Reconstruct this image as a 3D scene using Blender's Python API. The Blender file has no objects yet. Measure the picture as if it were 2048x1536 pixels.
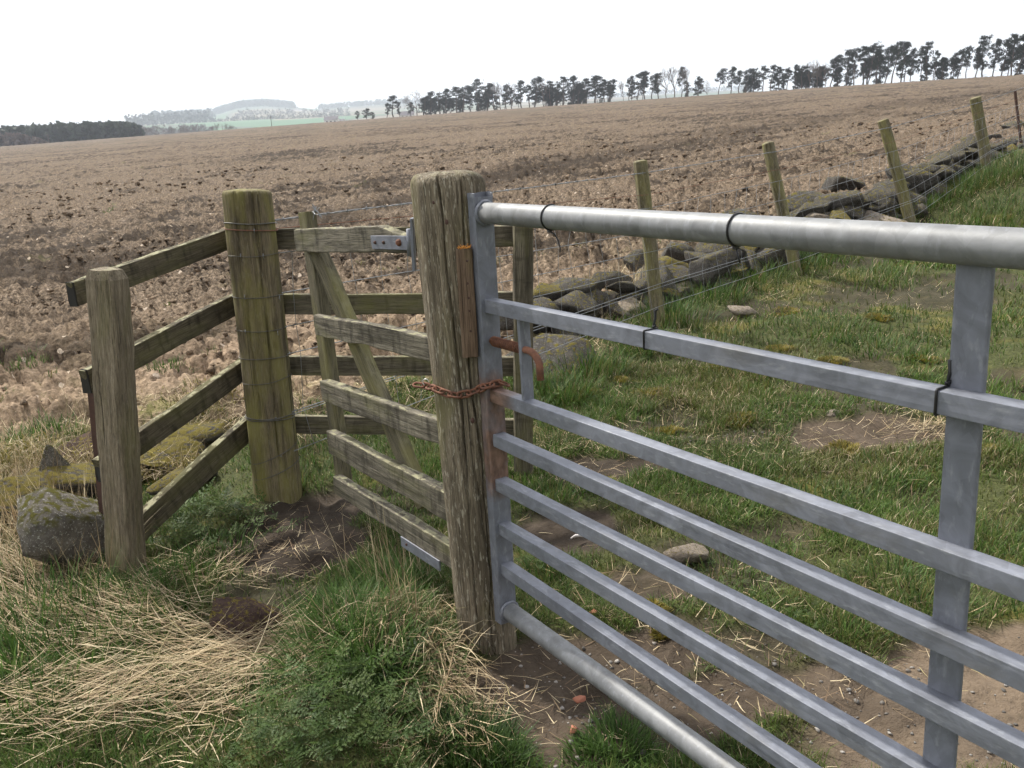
import bpy, bmesh, math, random
import numpy as np
from mathutils import Vector, Matrix

random.seed(7); np.random.seed(7)
RNG = np.random.default_rng(11)
S = bpy.context.scene
COL = S.collection

# ------------------------------------------------------------------ camera
FPX, PITCH, ROLL, EYE = 1640.0, math.radians(14.5), math.radians(3.6), 1.40
_f = np.array([0, math.cos(PITCH), -math.sin(PITCH)])
_r0 = np.array([1.0, 0, 0]); _u0 = np.cross(_r0, _f)
_r = math.cos(ROLL) * _r0 - math.sin(ROLL) * _u0
_u = math.sin(ROLL) * _r0 + math.cos(ROLL) * _u0
CAM = np.array([0, 0, EYE])
cd = bpy.data.cameras.new('camera'); co = bpy.data.objects.new('camera', cd); COL.objects.link(co)
cd.sensor_width = 36.0; cd.sensor_fit = 'HORIZONTAL'; cd.lens = 36.0 * FPX / 2048.0
cd.clip_start = 0.05; cd.clip_end = 20000
m = Matrix(((_r[0], _u[0], -_f[0]), (_r[1], _u[1], -_f[1]), (_r[2], _u[2], -_f[2]))).to_4x4()
m.translation = Vector(CAM); co.matrix_world = m
S.camera = co

# ------------------------------------------------------------------ sky and sun
SUN_AZ, SUN_EL = math.radians(-44), math.radians(50)      # azimuth clockwise from +Y (ahead)
SUNV = Vector((math.sin(SUN_AZ) * math.cos(SUN_EL), math.cos(SUN_AZ) * math.cos(SUN_EL), math.sin(SUN_EL)))
W = bpy.data.worlds.new('World'); S.world = W; W.use_nodes = True
nt = W.node_tree; nt.nodes.clear()
def N(t, kind, **kw):
    n = t.nodes.new(kind)
    for k, v in kw.items():
        if k.startswith('i_'):
            n.inputs[k[2:].replace('_', ' ')].default_value = v
        else:
            setattr(n, k, v)
    return n
out = N(nt, 'ShaderNodeOutputWorld'); bg = N(nt, 'ShaderNodeBackground')
sky = N(nt, 'ShaderNodeTexSky', sky_type='NISHITA', sun_disc=False, sun_elevation=SUN_EL, sun_rotation=SUN_AZ)
sky.air_density = 1.0; sky.dust_density = 2.0
tc = N(nt, 'ShaderNodeTexCoord'); mp = N(nt, 'ShaderNodeMapping'); mp.inputs['Scale'].default_value = (1.2, 1.2, 6.0)
nz = N(nt, 'ShaderNodeTexNoise', i_Scale=1.7, i_Detail=5.0, i_Roughness=0.5)
rp = N(nt, 'ShaderNodeValToRGB')
rp.color_ramp.elements[0].position = 0.36; rp.color_ramp.elements[0].color = (0.90, 0.915, 0.96, 1)
rp.color_ramp.elements[1].position = 0.62; rp.color_ramp.elements[1].color = (1.06, 1.06, 1.065, 1)
# thin cloud glows towards the veiled sun
dt = N(nt, 'ShaderNodeVectorMath', operation='DOT_PRODUCT'); dt.inputs[1].default_value = SUNV
mr = N(nt, 'ShaderNodeMapRange'); mr.inputs['From Min'].default_value = -0.7; mr.inputs['From Max'].default_value = 1.0
mr.inputs['To Min'].default_value = 0.68; mr.inputs['To Max'].default_value = 1.40
cl = N(nt, 'ShaderNodeVectorMath', operation='SCALE')
sk = N(nt, 'ShaderNodeVectorMath', operation='SCALE'); sk.inputs['Scale'].default_value = 0.10
mx = N(nt, 'ShaderNodeMix', data_type='RGBA'); mx.inputs['Factor'].default_value = 0.90
L = nt.links.new
L(tc.outputs['Generated'], mp.inputs['Vector']); L(mp.outputs['Vector'], nz.inputs['Vector']); L(nz.outputs['Fac'], rp.inputs['Fac'])
L(tc.outputs['Generated'], dt.inputs[0]); L(dt.outputs['Value'], mr.inputs['Value'])
L(rp.outputs['Color'], cl.inputs[0]); L(mr.outputs['Result'], cl.inputs['Scale'])
L(sky.outputs['Color'], sk.inputs[0]); L(sk.outputs['Vector'], mx.inputs['A']); L(cl.outputs['Vector'], mx.inputs['B'])
L(mx.outputs['Result'], bg.inputs['Color']); bg.inputs['Strength'].default_value = 0.84
L(bg.outputs['Background'], out.inputs['Surface'])
sd = bpy.data.lights.new('sun', 'SUN'); so = bpy.data.objects.new('sun', sd); COL.objects.link(so)
sd.energy = 5.0; sd.angle = math.radians(3.5); sd.color = (1.0, 0.95, 0.86)
so.rotation_euler = (-SUNV).to_track_quat('-Z', 'Y').to_euler()
so.location = (0, 0, 30)
S.view_settings.view_transform = 'Standard'; S.view_settings.look = 'None'
S.view_settings.exposure = 0.42; S.view_settings.gamma = 1.0; S.view_settings.use_curve_mapping = False
S.render.engine = 'CYCLES'
S.cycles.max_bounces = 4; S.cycles.diffuse_bounces = 2; S.cycles.glossy_bounces = 2; S.cycles.use_adaptive_sampling = True; S.cycles.adaptive_threshold = 0.04
S.cycles.transmission_bounces = 2; S.cycles.transparent_max_bounces = 4; S.cycles.volume_bounces = 1
S.cycles.caustics_reflective = False; S.cycles.caustics_refractive = False

# ------------------------------------------------------------------ noise
def _h(ix, iy, s):
    ix = ix.astype(np.int64); iy = iy.astype(np.int64)
    n = (ix * 374761393 + iy * 668265263 + s * 1274126177) & 0xFFFFFFFF
    n = ((n ^ (n >> 13)) * 1274126177) & 0xFFFFFFFF
    n = ((n ^ (n >> 16)) * 2246822519) & 0xFFFFFFFF
    return ((n ^ (n >> 15)) & 0xFFFFFF) / float(0xFFFFFF)
def vn(x, y, s=0):
    x = np.asarray(x, float); y = np.asarray(y, float)
    ix = np.floor(x); iy = np.floor(y); fx = x - ix; fy = y - iy
    fx = fx * fx * fx * (fx * (fx * 6 - 15) + 10); fy = fy * fy * fy * (fy * (fy * 6 - 15) + 10)
    a = _h(ix, iy, s); b = _h(ix + 1, iy, s); c = _h(ix, iy + 1, s); d = _h(ix + 1, iy + 1, s)
    return (a + (b - a) * fx) * (1 - fy) + (c + (d - c) * fx) * fy - 0.5      # -0.5 .. 0.5
def fbm(x, y, s=0, o=4, g=0.5):
    t = 0; a = 1.0
    for i in range(o):
        t = t + a * vn(x * 2 ** i + 17.3 * i, y * 2 ** i - 9.1 * i, s + i); a *= g
    return t
def worley(x, y, s=0):
    x = np.asarray(x, float); y = np.asarray(y, float)
    ix = np.floor(x); iy = np.floor(y)
    f1 = np.full(x.shape, 9.0); f2 = np.full(x.shape, 9.0); idv = np.zeros(x.shape)
    for dx in (-1, 0, 1):
        for dy in (-1, 0, 1):
            cx = ix + dx; cy = iy + dy
            px = cx + _h(cx, cy, s); py = cy + _h(cx, cy, s + 51)
            d = np.hypot(px - x, py - y); nn = d < f1
            f2 = np.where(nn, f1, np.minimum(f2, d)); idv = np.where(nn, _h(cx, cy, s + 99), idv)
            f1 = np.where(nn, d, f1)
    return f1, f2, idv
def sstep(a, b, x):
    t = np.clip((np.asarray(x, float) - a) / (b - a), 0, 1); return t * t * (3 - 2 * t)

# ------------------------------------------------------------------ geometry helpers
def ray(px, py):
    return _f + _r * (px - 1024) / FPX - _u * (py - 768) / FPX
def on_plane(px, py, q, n):
    d = ray(px, py); q = np.asarray(q, float); n = np.asarray(n, float)
    return CAM + d * ((q - CAM) @ n) / (d @ n)
def at_depth(px, py, Y):
    d = ray(px, py); return CAM + d * (Y / d[1])
# field runs up the slope away from the gate to a low crest
_TD_T = np.array([-3, -0.7, -0.16, 0.1, 0.62, 1.2, 3]); _TD_D = np.array([300, 350, 365, 310, 172, 120, 90])
def crest_y(x, y):
    t = x / np.maximum(y, 0.5); return np.interp(t, _TD_T, _TD_D)
FENCE = [(1.17, 6.2), (2.74, 7.56), (4.60, 9.18), (6.15, 10.5), (7.95, 12.05)]
def fence_dist(x, y):
    a = np.array((1.17, 6.2)); b = np.array((6.15, 10.5)); u = (b - a) / np.linalg.norm(b - a)
    s = (x - a[0]) * u[0] + (y - a[1]) * u[1]
    return s, (x - a[0]) * (-u[1]) + (y - a[1]) * u[0]          # along, signed side (+ = field side)
def hbase(x, y):
    x = np.asarray(x, float); y = np.asarray(y, float)
    cy = crest_y(x, y)
    ye = np.where(y > cy, cy + (1 - np.exp(-(y - cy) / 30.0)) * 6 - 1.6 * (y - cy), y)
    p = 0.011 * np.clip(x, -400, 400) + 0.075 * ye - 0.27
    near = 0.04 * np.log1p(np.exp(np.clip(p / 0.04, -40, 40)))
    z = np.where(p > 0.5, p, near)
    s, d = fence_dist(x, y)
    bank = 0.74 * sstep(3.6, 7.8, s) * np.exp(-(np.clip(d + 0.55, -9, 9) / 1.35) ** 2) * (1 - sstep(14, 24, s))
    z = z + bank
    z = z + 0.06 * np.exp(-((x + 0.50) / 0.24) ** 2 - ((y - 2.08) / 0.34) ** 2)      # tussock mound by the gate post
    z = z - 0.03 * np.exp(-((x - 0.0) / 0.28) ** 2 - ((y - 2.05) / 0.3) ** 2)
    z = z - 0.03 * np.exp(-((x + 0.75) / 0.35) ** 2 - ((y - 2.95) / 0.5) ** 2)       # worn path through the wicket
    return z
def hz1(x, y): return float(hbase(np.array([x]), np.array([y]))[0])
def hit(px, py, far=600.0):
    d = ray(px, py); lo = 0.3; t = 0.3
    while t < far:
        p = CAM + d * t
        if p[2] < hz1(p[0], p[1]): break
        lo = t; t *= 1.03
    hi = t
    for _ in range(30):
        mid = (lo + hi) / 2; p = CAM + d * mid
        if p[2] < hz1(p[0], p[1]): hi = mid
        else: lo = mid
    return CAM + d * hi
_BX = [-60, -8, -3.2, -2.3, -1.0, 0.1, 0.75, 2.3, 5.7, 20, 60, 120]
_BY = [3.8, 4.1, 4.4, 4.4, 4.7, 5.5, 6.6, 8.05, 11.0, 23.4, 58, 110]
def field_side(x, y): return y - np.interp(x, _BX, _BY)          # > 0 in the ploughed field

def mesh_np(name, V, F, smooth=True, cols=None, mat_idx=None):
    """V (n,3), F (m,3|4) index array"""
    V = np.ascontiguousarray(V, np.float32); F = np.ascontiguousarray(F, np.int32)
    me = bpy.data.meshes.new(name); k = F.shape[1]
    me.vertices.add(len(V)); me.vertices.foreach_set('co', V.ravel())
    me.loops.add(F.size); me.loops.foreach_set('vertex_index', F.ravel())
    me.polygons.add(len(F)); me.polygons.foreach_set('loop_start', np.arange(0, F.size, k, dtype=np.int32))
    if smooth: me.polygons.foreach_set('use_smooth', np.ones(len(F), bool))
    if cols is not None:
        a = me.color_attributes.new('tint', 'FLOAT_COLOR', 'POINT')
        c = np.ones((len(V), 4), np.float32); c[:, :3] = cols; a.data.foreach_set('color', c.ravel())
    me.update(calc_edges=True); me.validate()
    return me
def join(parts):
    V = []; F = []; o = 0
    for v, f in parts:
        V.append(np.asarray(v, float)); F.append(np.asarray(f, int) + o); o += len(v)
    return np.vstack(V), np.vstack(F)
def obj(name, me, mat=None, parent=None, M=None):
    o = bpy.data.objects.new(name, me); COL.objects.link(o)
    if mat is not None and len(me.materials) == 0: me.materials.append(mat)
    if parent is not None:
        o.parent = parent
        Mw = M if M is not None else Matrix()
        o.matrix_basis = pw(parent).inverted() @ Mw
    elif M is not None: o.matrix_basis = M
    return o
def pw(o):
    Mx = o.matrix_basis.copy()
    while o.parent: o = o.parent; Mx = o.matrix_basis @ Mx
    return Mx
def thing(name, label, cat, loc=(0, 0, 0), group=None):
    o = bpy.data.objects.new(name, None); COL.objects.link(o); o.empty_display_size = 0.1
    o.matrix_basis = Matrix.Translation(Vector(loc)); tag(o, label, cat, group); return o
def tag(o, label=None, cat=None, group=None, kind=None):
    if label: o['label'] = label
    if cat: o['category'] = cat
    if group: o['group'] = group
    if kind: o['kind'] = kind
    return o
def frame(p0, p1, side=None):
    """matrix with Z from p0 to p1, X near 'side'"""
    p0 = Vector(p0); z = (Vector(p1) - p0); ln = z.length; z.normalize()
    sx = Vector(side) if side is not None else (Vector((1, 0, 0)) if abs(z.x) < 0.9 else Vector((0, 1, 0)))
    x = (sx - z * sx.dot(z)).normalized(); y = z.cross(x)
    Mx = Matrix((x, y, z)).transposed().to_4x4(); Mx.translation = p0
    return Mx, ln
def tube(path, rad, n=8, cap=True, closed=False):
    path = np.asarray(path, float); k = len(path); rad = np.broadcast_to(np.asarray(rad, float), (k,))
    T = np.gradient(path, axis=0) if not closed else np.roll(path, -1, 0) - np.roll(path, 1, 0)
    T /= np.linalg.norm(T, axis=1)[:, None] + 1e-12
    ref = np.array([0, 0, 1.0]) if abs(T[0][2]) < 0.9 else np.array([1.0, 0, 0])
    Nn = []; nrm = np.cross(T[0], ref); nrm /= np.linalg.norm(nrm)
    for i in range(k):
        nrm = nrm - T[i] * (nrm @ T[i]); nrm /= np.linalg.norm(nrm) + 1e-12; Nn.append(nrm)
    Nn = np.array(Nn); B = np.cross(T, Nn)
    a = np.arange(n) * 2 * math.pi / n
    V = path[:, None, :] + rad[:, None, None] * (np.cos(a)[None, :, None] * Nn[:, None, :] + np.sin(a)[None, :, None] * B[:, None, :])
    V = V.reshape(-1, 3); F = []
    rows = k if closed else k - 1
    for i in range(rows):
        j = (i + 1) % k
        for q in range(n):
            r2 = (q + 1) % n; F.append((i * n + q, i * n + r2, j * n + r2, j * n + q))
    if cap and not closed:
        c0 = len(V); V = np.vstack([V, path[:1], path[-1:]])
        for q in range(0, n):
            r2 = (q + 1) % n
            F.append((c0, r2, q, q)); F.append((c0 + 1, (k - 1) * n + q, (k - 1) * n + r2, (k - 1) * n + r2))
    return V, np.array(F)
def quads_tris(F):
    """quads with repeated corners -> list of faces"""
    return [tuple(dict.fromkeys(f)) for f in F.tolist()]
def mesh_py(name, V, F, smooth=True):
    me = bpy.data.meshes.new(name); me.from_pydata([tuple(v) for v in np.asarray(V).tolist()], [], quads_tris(np.asarray(F)))
    if smooth: me.polygons.foreach_set('use_smooth', np.ones(len(me.polygons), bool))
    me.update(); return me

# ------------------------------------------------------------------ materials
def newmat(name):
    mt = bpy.data.materials.new(name); mt.use_nodes = True; t = mt.node_tree
    p = t.nodes['Principled BSDF']; return mt, t, p
def ramp(t, pts, src=None):
    r = t.nodes.new('ShaderNodeValToRGB'); e = r.color_ramp.elements
    while len(e) < len(pts): e.new(0.5)
    for q, (pos, c) in zip(e, pts):
        q.position = pos; q.color = (*c, 1) if len(c) == 3 else c
    if src is not None: t.links.new(src, r.inputs['Fac'])
    return r.outputs['Color']
def noise(t, vec, scale, detail=4, rough=0.55, dist=0.0):
    n = t.nodes.new('ShaderNodeTexNoise'); n.inputs['Scale'].default_value = scale; n.inputs['Detail'].default_value = detail
    n.inputs['Roughness'].default_value = rough; n.inputs['Distortion'].default_value = dist
    if vec is not None: t.links.new(vec, n.inputs['Vector'])
    return n.outputs['Fac']
def mixc(t, fac, a, b, mode='MIX'):
    n = t.nodes.new('ShaderNodeMix'); n.data_type = 'RGBA'; n.blend_type = mode
    for k, v in (('Factor', fac), ('A', a), ('B', b)):
        if isinstance(v, (float, int)): n.inputs[k].default_value = v
        elif isinstance(v, tuple): n.inputs[k].default_value = (*v, 1) if len(v) == 3 else v
        else: t.links.new(v, n.inputs[k])
    return n.outputs['Result']
def math_(t, op, a, b=None, c=None):
    n = t.nodes.new('ShaderNodeMath'); n.operation = op
    for i, v in enumerate((a, b, c)):
        if v is None: continue
        if isinstance(v, (float, int)): n.inputs[i].default_value = v
        else: t.links.new(v, n.inputs[i])
    return n.outputs[0]
def vecs(t, scale, coord='Object', rnd=True):
    tcn = t.nodes.new('ShaderNodeTexCoord'); mpn = t.nodes.new('ShaderNodeMapping'); mpn.inputs['Scale'].default_value = scale
    src = tcn.outputs[coord]
    if rnd:
        oi = t.nodes.new('ShaderNodeObjectInfo'); ad = t.nodes.new('ShaderNodeVectorMath'); ad.operation = 'ADD'
        ml = math_(t, 'MULTIPLY', oi.outputs['Random'], 37.0)
        t.links.new(src, ad.inputs[0]); t.links.new(ml, ad.inputs[1]); src = ad.outputs[0]
    t.links.new(src, mpn.inputs['Vector']); return mpn.outputs['Vector']
def bump(t, p, h, strength=0.4, dist=0.01, prev=None):
    b = t.nodes.new('ShaderNodeBump'); b.inputs['Strength'].default_value = strength; b.inputs['Distance'].default_value = dist
    t.links.new(h, b.inputs['Height'])
    if prev is not None: t.links.new(prev, b.inputs['Normal'])
    t.links.new(b.outputs['Normal'], p.inputs['Normal']); return b.outputs['Normal']
def up_mask(t, a, b):
    g = t.nodes.new('ShaderNodeNewGeometry'); s = t.nodes.new('ShaderNodeSeparateXYZ'); t.links.new(g.outputs['Normal'], s.inputs[0])
    r = t.nodes.new('ShaderNodeMapRange'); r.interpolation_type = 'SMOOTHSTEP'
    r.inputs['From Min'].default_value = a; r.inputs['From Max'].default_value = b; t.links.new(s.outputs['Z'], r.inputs['Value'])
    return r.outputs['Result']

def wood(name, dark, light, algae=0.4, algae_col=(0.10, 0.105, 0.02), lichen=0.2, fleck=0.0, stain=0.5, drip=0.0, dim=1.0):
    dark = tuple(v * dim * .85 for v in dark); light = tuple(v * dim for v in light); algae_col = tuple(v * dim for v in algae_col)
    mt, t, p = newmat(name); ln = t.links.new
    g = noise(t, vecs(t, (34, 34, 1.6)), 2.2, 6, 0.65, 0.6)
    fine = noise(t, vecs(t, (120, 120, 5)), 3.0, 4, 0.7)
    c = ramp(t, [(0.28, dark), (0.5, tuple((a + b) / 2 for a, b in zip(dark, light))), (0.72, light)], g)
    c = mixc(t, ramp(t, [(0.42, (0, 0, 0)), (0.66, (0.8,) * 3)], fine), c, tuple(v * 0.45 for v in dark), 'MIX')
    # damp stains running down the grain
    st = noise(t, vecs(t, (9, 9, 1.3)), 1.5, 3, 0.5)
    c = mixc(t, math_(t, 'MULTIPLY', ramp(t, [(0.52, (0, 0, 0)), (0.68, (1, 1, 1))], st), stain), c, tuple(v * 0.5 for v in dark))
    if drip > 0:
        dn = noise(t, vecs(t, (5, 5, 17)), 1.6, 3, 0.6)
        c = mixc(t, math_(t, 'MULTIPLY', ramp(t, [(0.50, (0, 0, 0)), (0.66, (1, 1, 1))], dn), drip), c, tuple(v * 0.42 for v in dark))
    # green algae
    al = noise(t, vecs(t, (7, 7, 2.2)), 1.3, 5, 0.6)
    am = ramp(t, [(0.62 - 0.34 * algae, (0, 0, 0)), (0.82 - 0.22 * algae, (1, 1, 1))], al)
    c = mixc(t, math_(t, 'MULTIPLY', am, min(1.0, 0.35 + 0.55 * algae)), c, mixc(t, fine, algae_col, tuple(v * 2.1 for v in algae_col)))
    if fleck > 0:
        fk = noise(t, vecs(t, (70, 70, 14)), 2.0, 3, 0.6)
        c = mixc(t, math_(t, 'MULTIPLY', ramp(t, [(0.57, (0, 0, 0)), (0.64, (1, 1, 1))], fk), fleck), c, (0.42, 0.39, 0.31))
        dk = noise(t, vecs(t, (60, 60, 8)), 2.4, 3, 0.6)
        c = mixc(t, math_(t, 'MULTIPLY', ramp(t, [(0.60, (0, 0, 0)), (0.66, (1, 1, 1))], dk), fleck), c, (0.045, 0.036, 0.026))
    # pale lichen on the faces that look up
    lc = noise(t, vecs(t, (22, 22, 14)), 1.6, 4, 0.6)
    lm = math_(t, 'MULTIPLY', math_(t, 'MULTIPLY', ramp(t, [(0.50, (0, 0, 0)), (0.58, (1, 1, 1))], lc), up_mask(t, 0.45, 0.85)), min(1, lichen * 1.6))
    c = mixc(t, lm, c, mixc(t, fine, (0.40, 0.38, 0.24), (0.17, 0.16, 0.10)))
    # sparse fine checks
    ck = noise(t, vecs(t, (95, 95, 0.9)), 1.0, 3, 0.6)
    cm = ramp(t, [(0.655, (0, 0, 0)), (0.70, (1, 1, 1))], ck)
    c = mixc(t, math_(t, 'MULTIPLY', cm, 0.8), c, (0.018, 0.014, 0.010))
    ln(c, p.inputs['Base Color']); p.inputs['Roughness'].default_value = 0.88; p.inputs['Specular IOR Level'].default_value = 0.2
    h = math_(t, 'SUBTRACT', math_(t, 'ADD', g, math_(t, 'MULTIPLY', fine, 0.5)), math_(t, 'MULTIPLY', cm, 0.8))
    bump(t, p, h, 0.55, 0.006)
    return mt
M_BIG = wood('weathered_post_wood', (0.095, 0.076, 0.052), (0.34, 0.285, 0.205), 0.30, (0.115, 0.11, 0.042), 0.25, 0.6, 0.45)
M_STRAIN = wood('mossy_post_wood', (0.105, 0.084, 0.052), (0.27, 0.22, 0.14), 0.62, (0.155, 0.145, 0.034), 0.2, 0.12, 0.8)
M_LEFT = wood('left_post_wood', (0.13, 0.105, 0.072), (0.36, 0.30, 0.215), 0.35, (0.10, 0.10, 0.03), 0.4, 0.15, 0.45)
M_RAIL = wood('rail_wood', (0.075, 0.062, 0.042), (0.20, 0.17, 0.115), 0.5, (0.09, 0.088, 0.03), 0.75, 0.0, 0.6, 0.7)
M_BACKRAIL = wood('back_rail_wood', (0.085, 0.072, 0.05), (0.25, 0.22, 0.16), 0.45, (0.11, 0.108, 0.035), 0.4, 0.0, 0.5, 0.5)
M_WICK = wood('wicket_wood', (0.10, 0.088, 0.066), (0.31, 0.28, 0.215), 0.22, (0.13, 0.13, 0.045), 0.7, 0.1, 0.6, 0.7)
M_WICKG = wood('wicket_brace_wood', (0.095, 0.085, 0.055), (0.27, 0.24, 0.165), 0.45, (0.18, 0.17, 0.055), 0.5, 0.0, 0.4)
M_FPOST = wood('fence_post_wood', (0.10, 0.085, 0.05), (0.30, 0.26, 0.175), 0.55, (0.18, 0.17, 0.055), 0.3, 0.3, 0.5)
M_BATTEN = wood('batten_wood', (0.13, 0.085, 0.055), (0.27, 0.19, 0.13), 0.0, (0.1, 0.1, 0.03), 0.0, 0.0, 0.25)

def galv(name, base=(0.175, 0.186, 0.218), rust=0.0, streak=0.5, zr=None):
    mt, t, p = newmat(name)
    v = t.nodes.new('ShaderNodeTexVoronoi'); v.inputs['Scale'].default_value = 34.0; t.links.new(vecs(t, (1, 1, 0.6)), v.inputs['Vector'])
    sp = t.nodes.new('ShaderNodeSeparateColor'); t.links.new(v.outputs['Color'], sp.inputs[0])
    n1 = noise(t, vecs(t, (1, 1, 1)), 16, 5, 0.6, 1.5); n2 = noise(t, vecs(t, (1, 1, 0.35)), 70, 4, 0.6)
    c = ramp(t, [(0.30, tuple(b * 0.68 for b in base)), (0.5, base), (0.70, tuple(min(1, b * 1.4) for b in base))], n1)
    c = mixc(t, 0.4, c, ramp(t, [(0.0, tuple(b * 0.72 for b in base)), (1.0, tuple(b * 1.22 for b in base))], sp.outputs[0]))
    wm = math_(t, 'MULTIPLY', ramp(t, [(0.56, (0, 0, 0)), (0.70, (1, 1, 1))], n2), streak)
    c = mixc(t, wm, c, (0.33, 0.345, 0.37))
    d = noise(t, vecs(t, (1, 1, 0.5)), 8, 5, 0.65)
    c = mixc(t, math_(t, 'MULTIPLY', ramp(t, [(0.58, (0, 0, 0)), (0.72, (1, 1, 1))], d), 0.4), c, (0.15, 0.14, 0.12))
    mtl = 0.18
    if rust > 0:
        rn = noise(t, vecs(t, (1, 1, 1)), 9, 5, 0.65)
        rm = ramp(t, [(0.60 - 0.35 * rust, (0, 0, 0)), (0.72 - 0.25 * rust, (1, 1, 1))], rn)
        tco = t.nodes.new('ShaderNodeTexCoord'); sx = t.nodes.new('ShaderNodeSeparateXYZ'); t.links.new(tco.outputs['Object'], sx.inputs[0])
        zn = math_(t, 'ADD', sx.outputs['Z'], math_(t, 'MULTIPLY', math_(t, 'SUBTRACT', rn, 0.5), 0.25))
        def edge(a_, b_):
            r_ = t.nodes.new('ShaderNodeMapRange'); r_.interpolation_type = 'SMOOTHSTEP'; r_.inputs['From Min'].default_value = a_; r_.inputs['From Max'].default_value = b_; t.links.new(zn, r_.inputs['Value']); return r_.outputs['Result']
        rm = math_(t, 'MULTIPLY', math_(t, 'MULTIPLY', edge(zr[0] - .04, zr[0] + .04), edge(zr[1] + .04, zr[1] - .04)), ramp(t, [(0.30, (0.35,) * 3), (0.55, (1, 1, 1))], rn))
        c = mixc(t, rm, c, ramp(t, [(0.35, (0.095, 0.055, 0.038)), (0.65, (0.22, 0.135, 0.10))], n2))
        mm = math_(t, 'SUBTRACT', mtl, math_(t, 'MULTIPLY', rm, mtl)); t.links.new(mm, p.inputs['Metallic'])
    else: p.inputs['Metallic'].default_value = mtl
    t.links.new(c, p.inputs['Base Color'])
    rr = ramp(t, [(0.3, (0.48,) * 3), (0.7, (0.62,) * 3)], n1); t.links.new(rr, p.inputs['Roughness'])
    bump(t, p, math_(t, 'ADD', n2, n1), 0.2, 0.002)
    return mt
M_GALV = galv('galvanised_steel'); M_GALVR = galv('galvanised_stile_rusting', rust=0.62, zr=(0.42, 0.78)); M_GALVE = galv('galvanised_bar_rusting', rust=0.6, zr=(-1, 0.10))
M_PIPE = galv('galvanised_pipe', (0.205, 0.21, 0.215), streak=0.4)
def rusty(name, a=(0.07, 0.03, 0.018), b=(0.26, 0.10, 0.045)):
    mt, t, p = newmat(name); n1 = noise(t, vecs(t, (1, 1, 1)), 60, 5, 0.65); n2 = noise(t, vecs(t, (1, 1, 1)), 14, 3, 0.5)
    c = ramp(t, [(0.32, a), (0.68, b)], n1); c = mixc(t, math_(t, 'MULTIPLY', n2, 0.5), c, (0.20, 0.105, 0.08))
    t.links.new(c, p.inputs['Base Color']); p.inputs['Roughness'].default_value = 0.85; bump(t, p, n1, 0.4, 0.002); return mt
M_RUST = rusty('rust'); M_RUSTD = rusty('dark_rust', (0.018, 0.012, 0.010), (0.06, 0.032, 0.024))
def plain(name, col, rough=0.6, metal=0.0):
    mt, t, p = newmat(name); n1 = noise(t, vecs(t, (1, 1, 1)), 30, 3)
    t.links.new(ramp(t, [(0.3, tuple(c * 0.8 for c in col)), (0.7, tuple(min(1, c * 1.15) for c in col))], n1), p.inputs['Base Color'])
    p.inputs['Roughness'].default_value = rough; p.inputs['Metallic'].default_value = metal; return mt
M_TIE = plain('black_plastic', (0.012, 0.012, 0.013), 0.4)
M_WIRE = plain('wire_steel', (0.26, 0.27, 0.28), 0.5, 0.7)
M_WIRED = plain('dull_wire', (0.12, 0.115, 0.10), 0.6, 0.4)
M_TWINE = plain('orange_fibre', (0.75, 0.33, 0.07), 0.8)
M_WHITE = plain('white_scrap', (0.62, 0.58, 0.56), 0.7)
M_BRICK = plain('brick_red', (0.36, 0.14, 0.085), 0.9)
M_BLACKEND = plain('matt_black', (0.02, 0.018, 0.015), 0.9)  # plain near-black for the rail end plates and the bolt hole

def stone_mat(name, base=(0.085, 0.077, 0.069), moss=0.4, moss_col=(0.15, 0.125, 0.025), lich=0.35):
    mt, t, p = newmat(name)
    n1 = noise(t, vecs(t, (1, 1, 1)), 5, 6, 0.65); n2 = noise(t, vecs(t, (1, 1, 1)), 22, 5, 0.7)
    c = ramp(t, [(0.3, tuple(b * 0.45 for b in base)), (0.5, base), (0.7, tuple(b * 1.5 for b in base))], n1)
    c = mixc(t, math_(t, 'MULTIPLY', n2, 0.5), c, tuple(b * 0.35 for b in base))
    lm = math_(t, 'MULTIPLY', ramp(t, [(0.56, (0, 0, 0)), (0.63, (1, 1, 1))], n2), lich); c = mixc(t, lm, c, (0.40, 0.40, 0.36))
    mn = noise(t, vecs(t, (1, 1, 1)), 7, 5, 0.6)
    mm = ramp(t, [(0.60 - 0.3 * moss, (0, 0, 0)), (0.68 - 0.2 * moss, (1, 1, 1))], mn)
    um = up_mask(t, 0.15 - 0.5 * max(0, moss - 0.5), 0.7)
    mf = math_(t, 'MULTIPLY', mm, um); c = mixc(t, mf, c, mixc(t, n2, tuple(v * 0.55 for v in moss_col), tuple(v * 1.6 for v in moss_col)))
    t.links.new(c, p.inputs['Base Color']); p.inputs['Roughness'].default_value = 0.93; p.inputs['Specular IOR Level'].default_value = 0.15
    bump(t, p, math_(t, 'ADD', n2, math_(t, 'MULTIPLY', mf, noise(t, vecs(t, (1, 1, 1)), 130, 3))), 0.7, 0.02); return mt
M_STONE = stone_mat('field_stone', moss=0.3); M_MOSSY = stone_mat('mossy_stone', moss=0.75, moss_col=(0.165, 0.135, 0.032))
M_BOULD = stone_mat('boulder_stone', (0.15, 0.135, 0.115), 0.5, (0.085, 0.08, 0.015), 0.75)
M_REDST = stone_mat('reddish_stone', (0.085, 0.055, 0.046), 0.3, (0.17, 0.135, 0.03), 0.1)
M_PALEST = stone_mat('pale_stone', (0.30, 0.25, 0.20), 0.15, lich=0.5)

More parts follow.
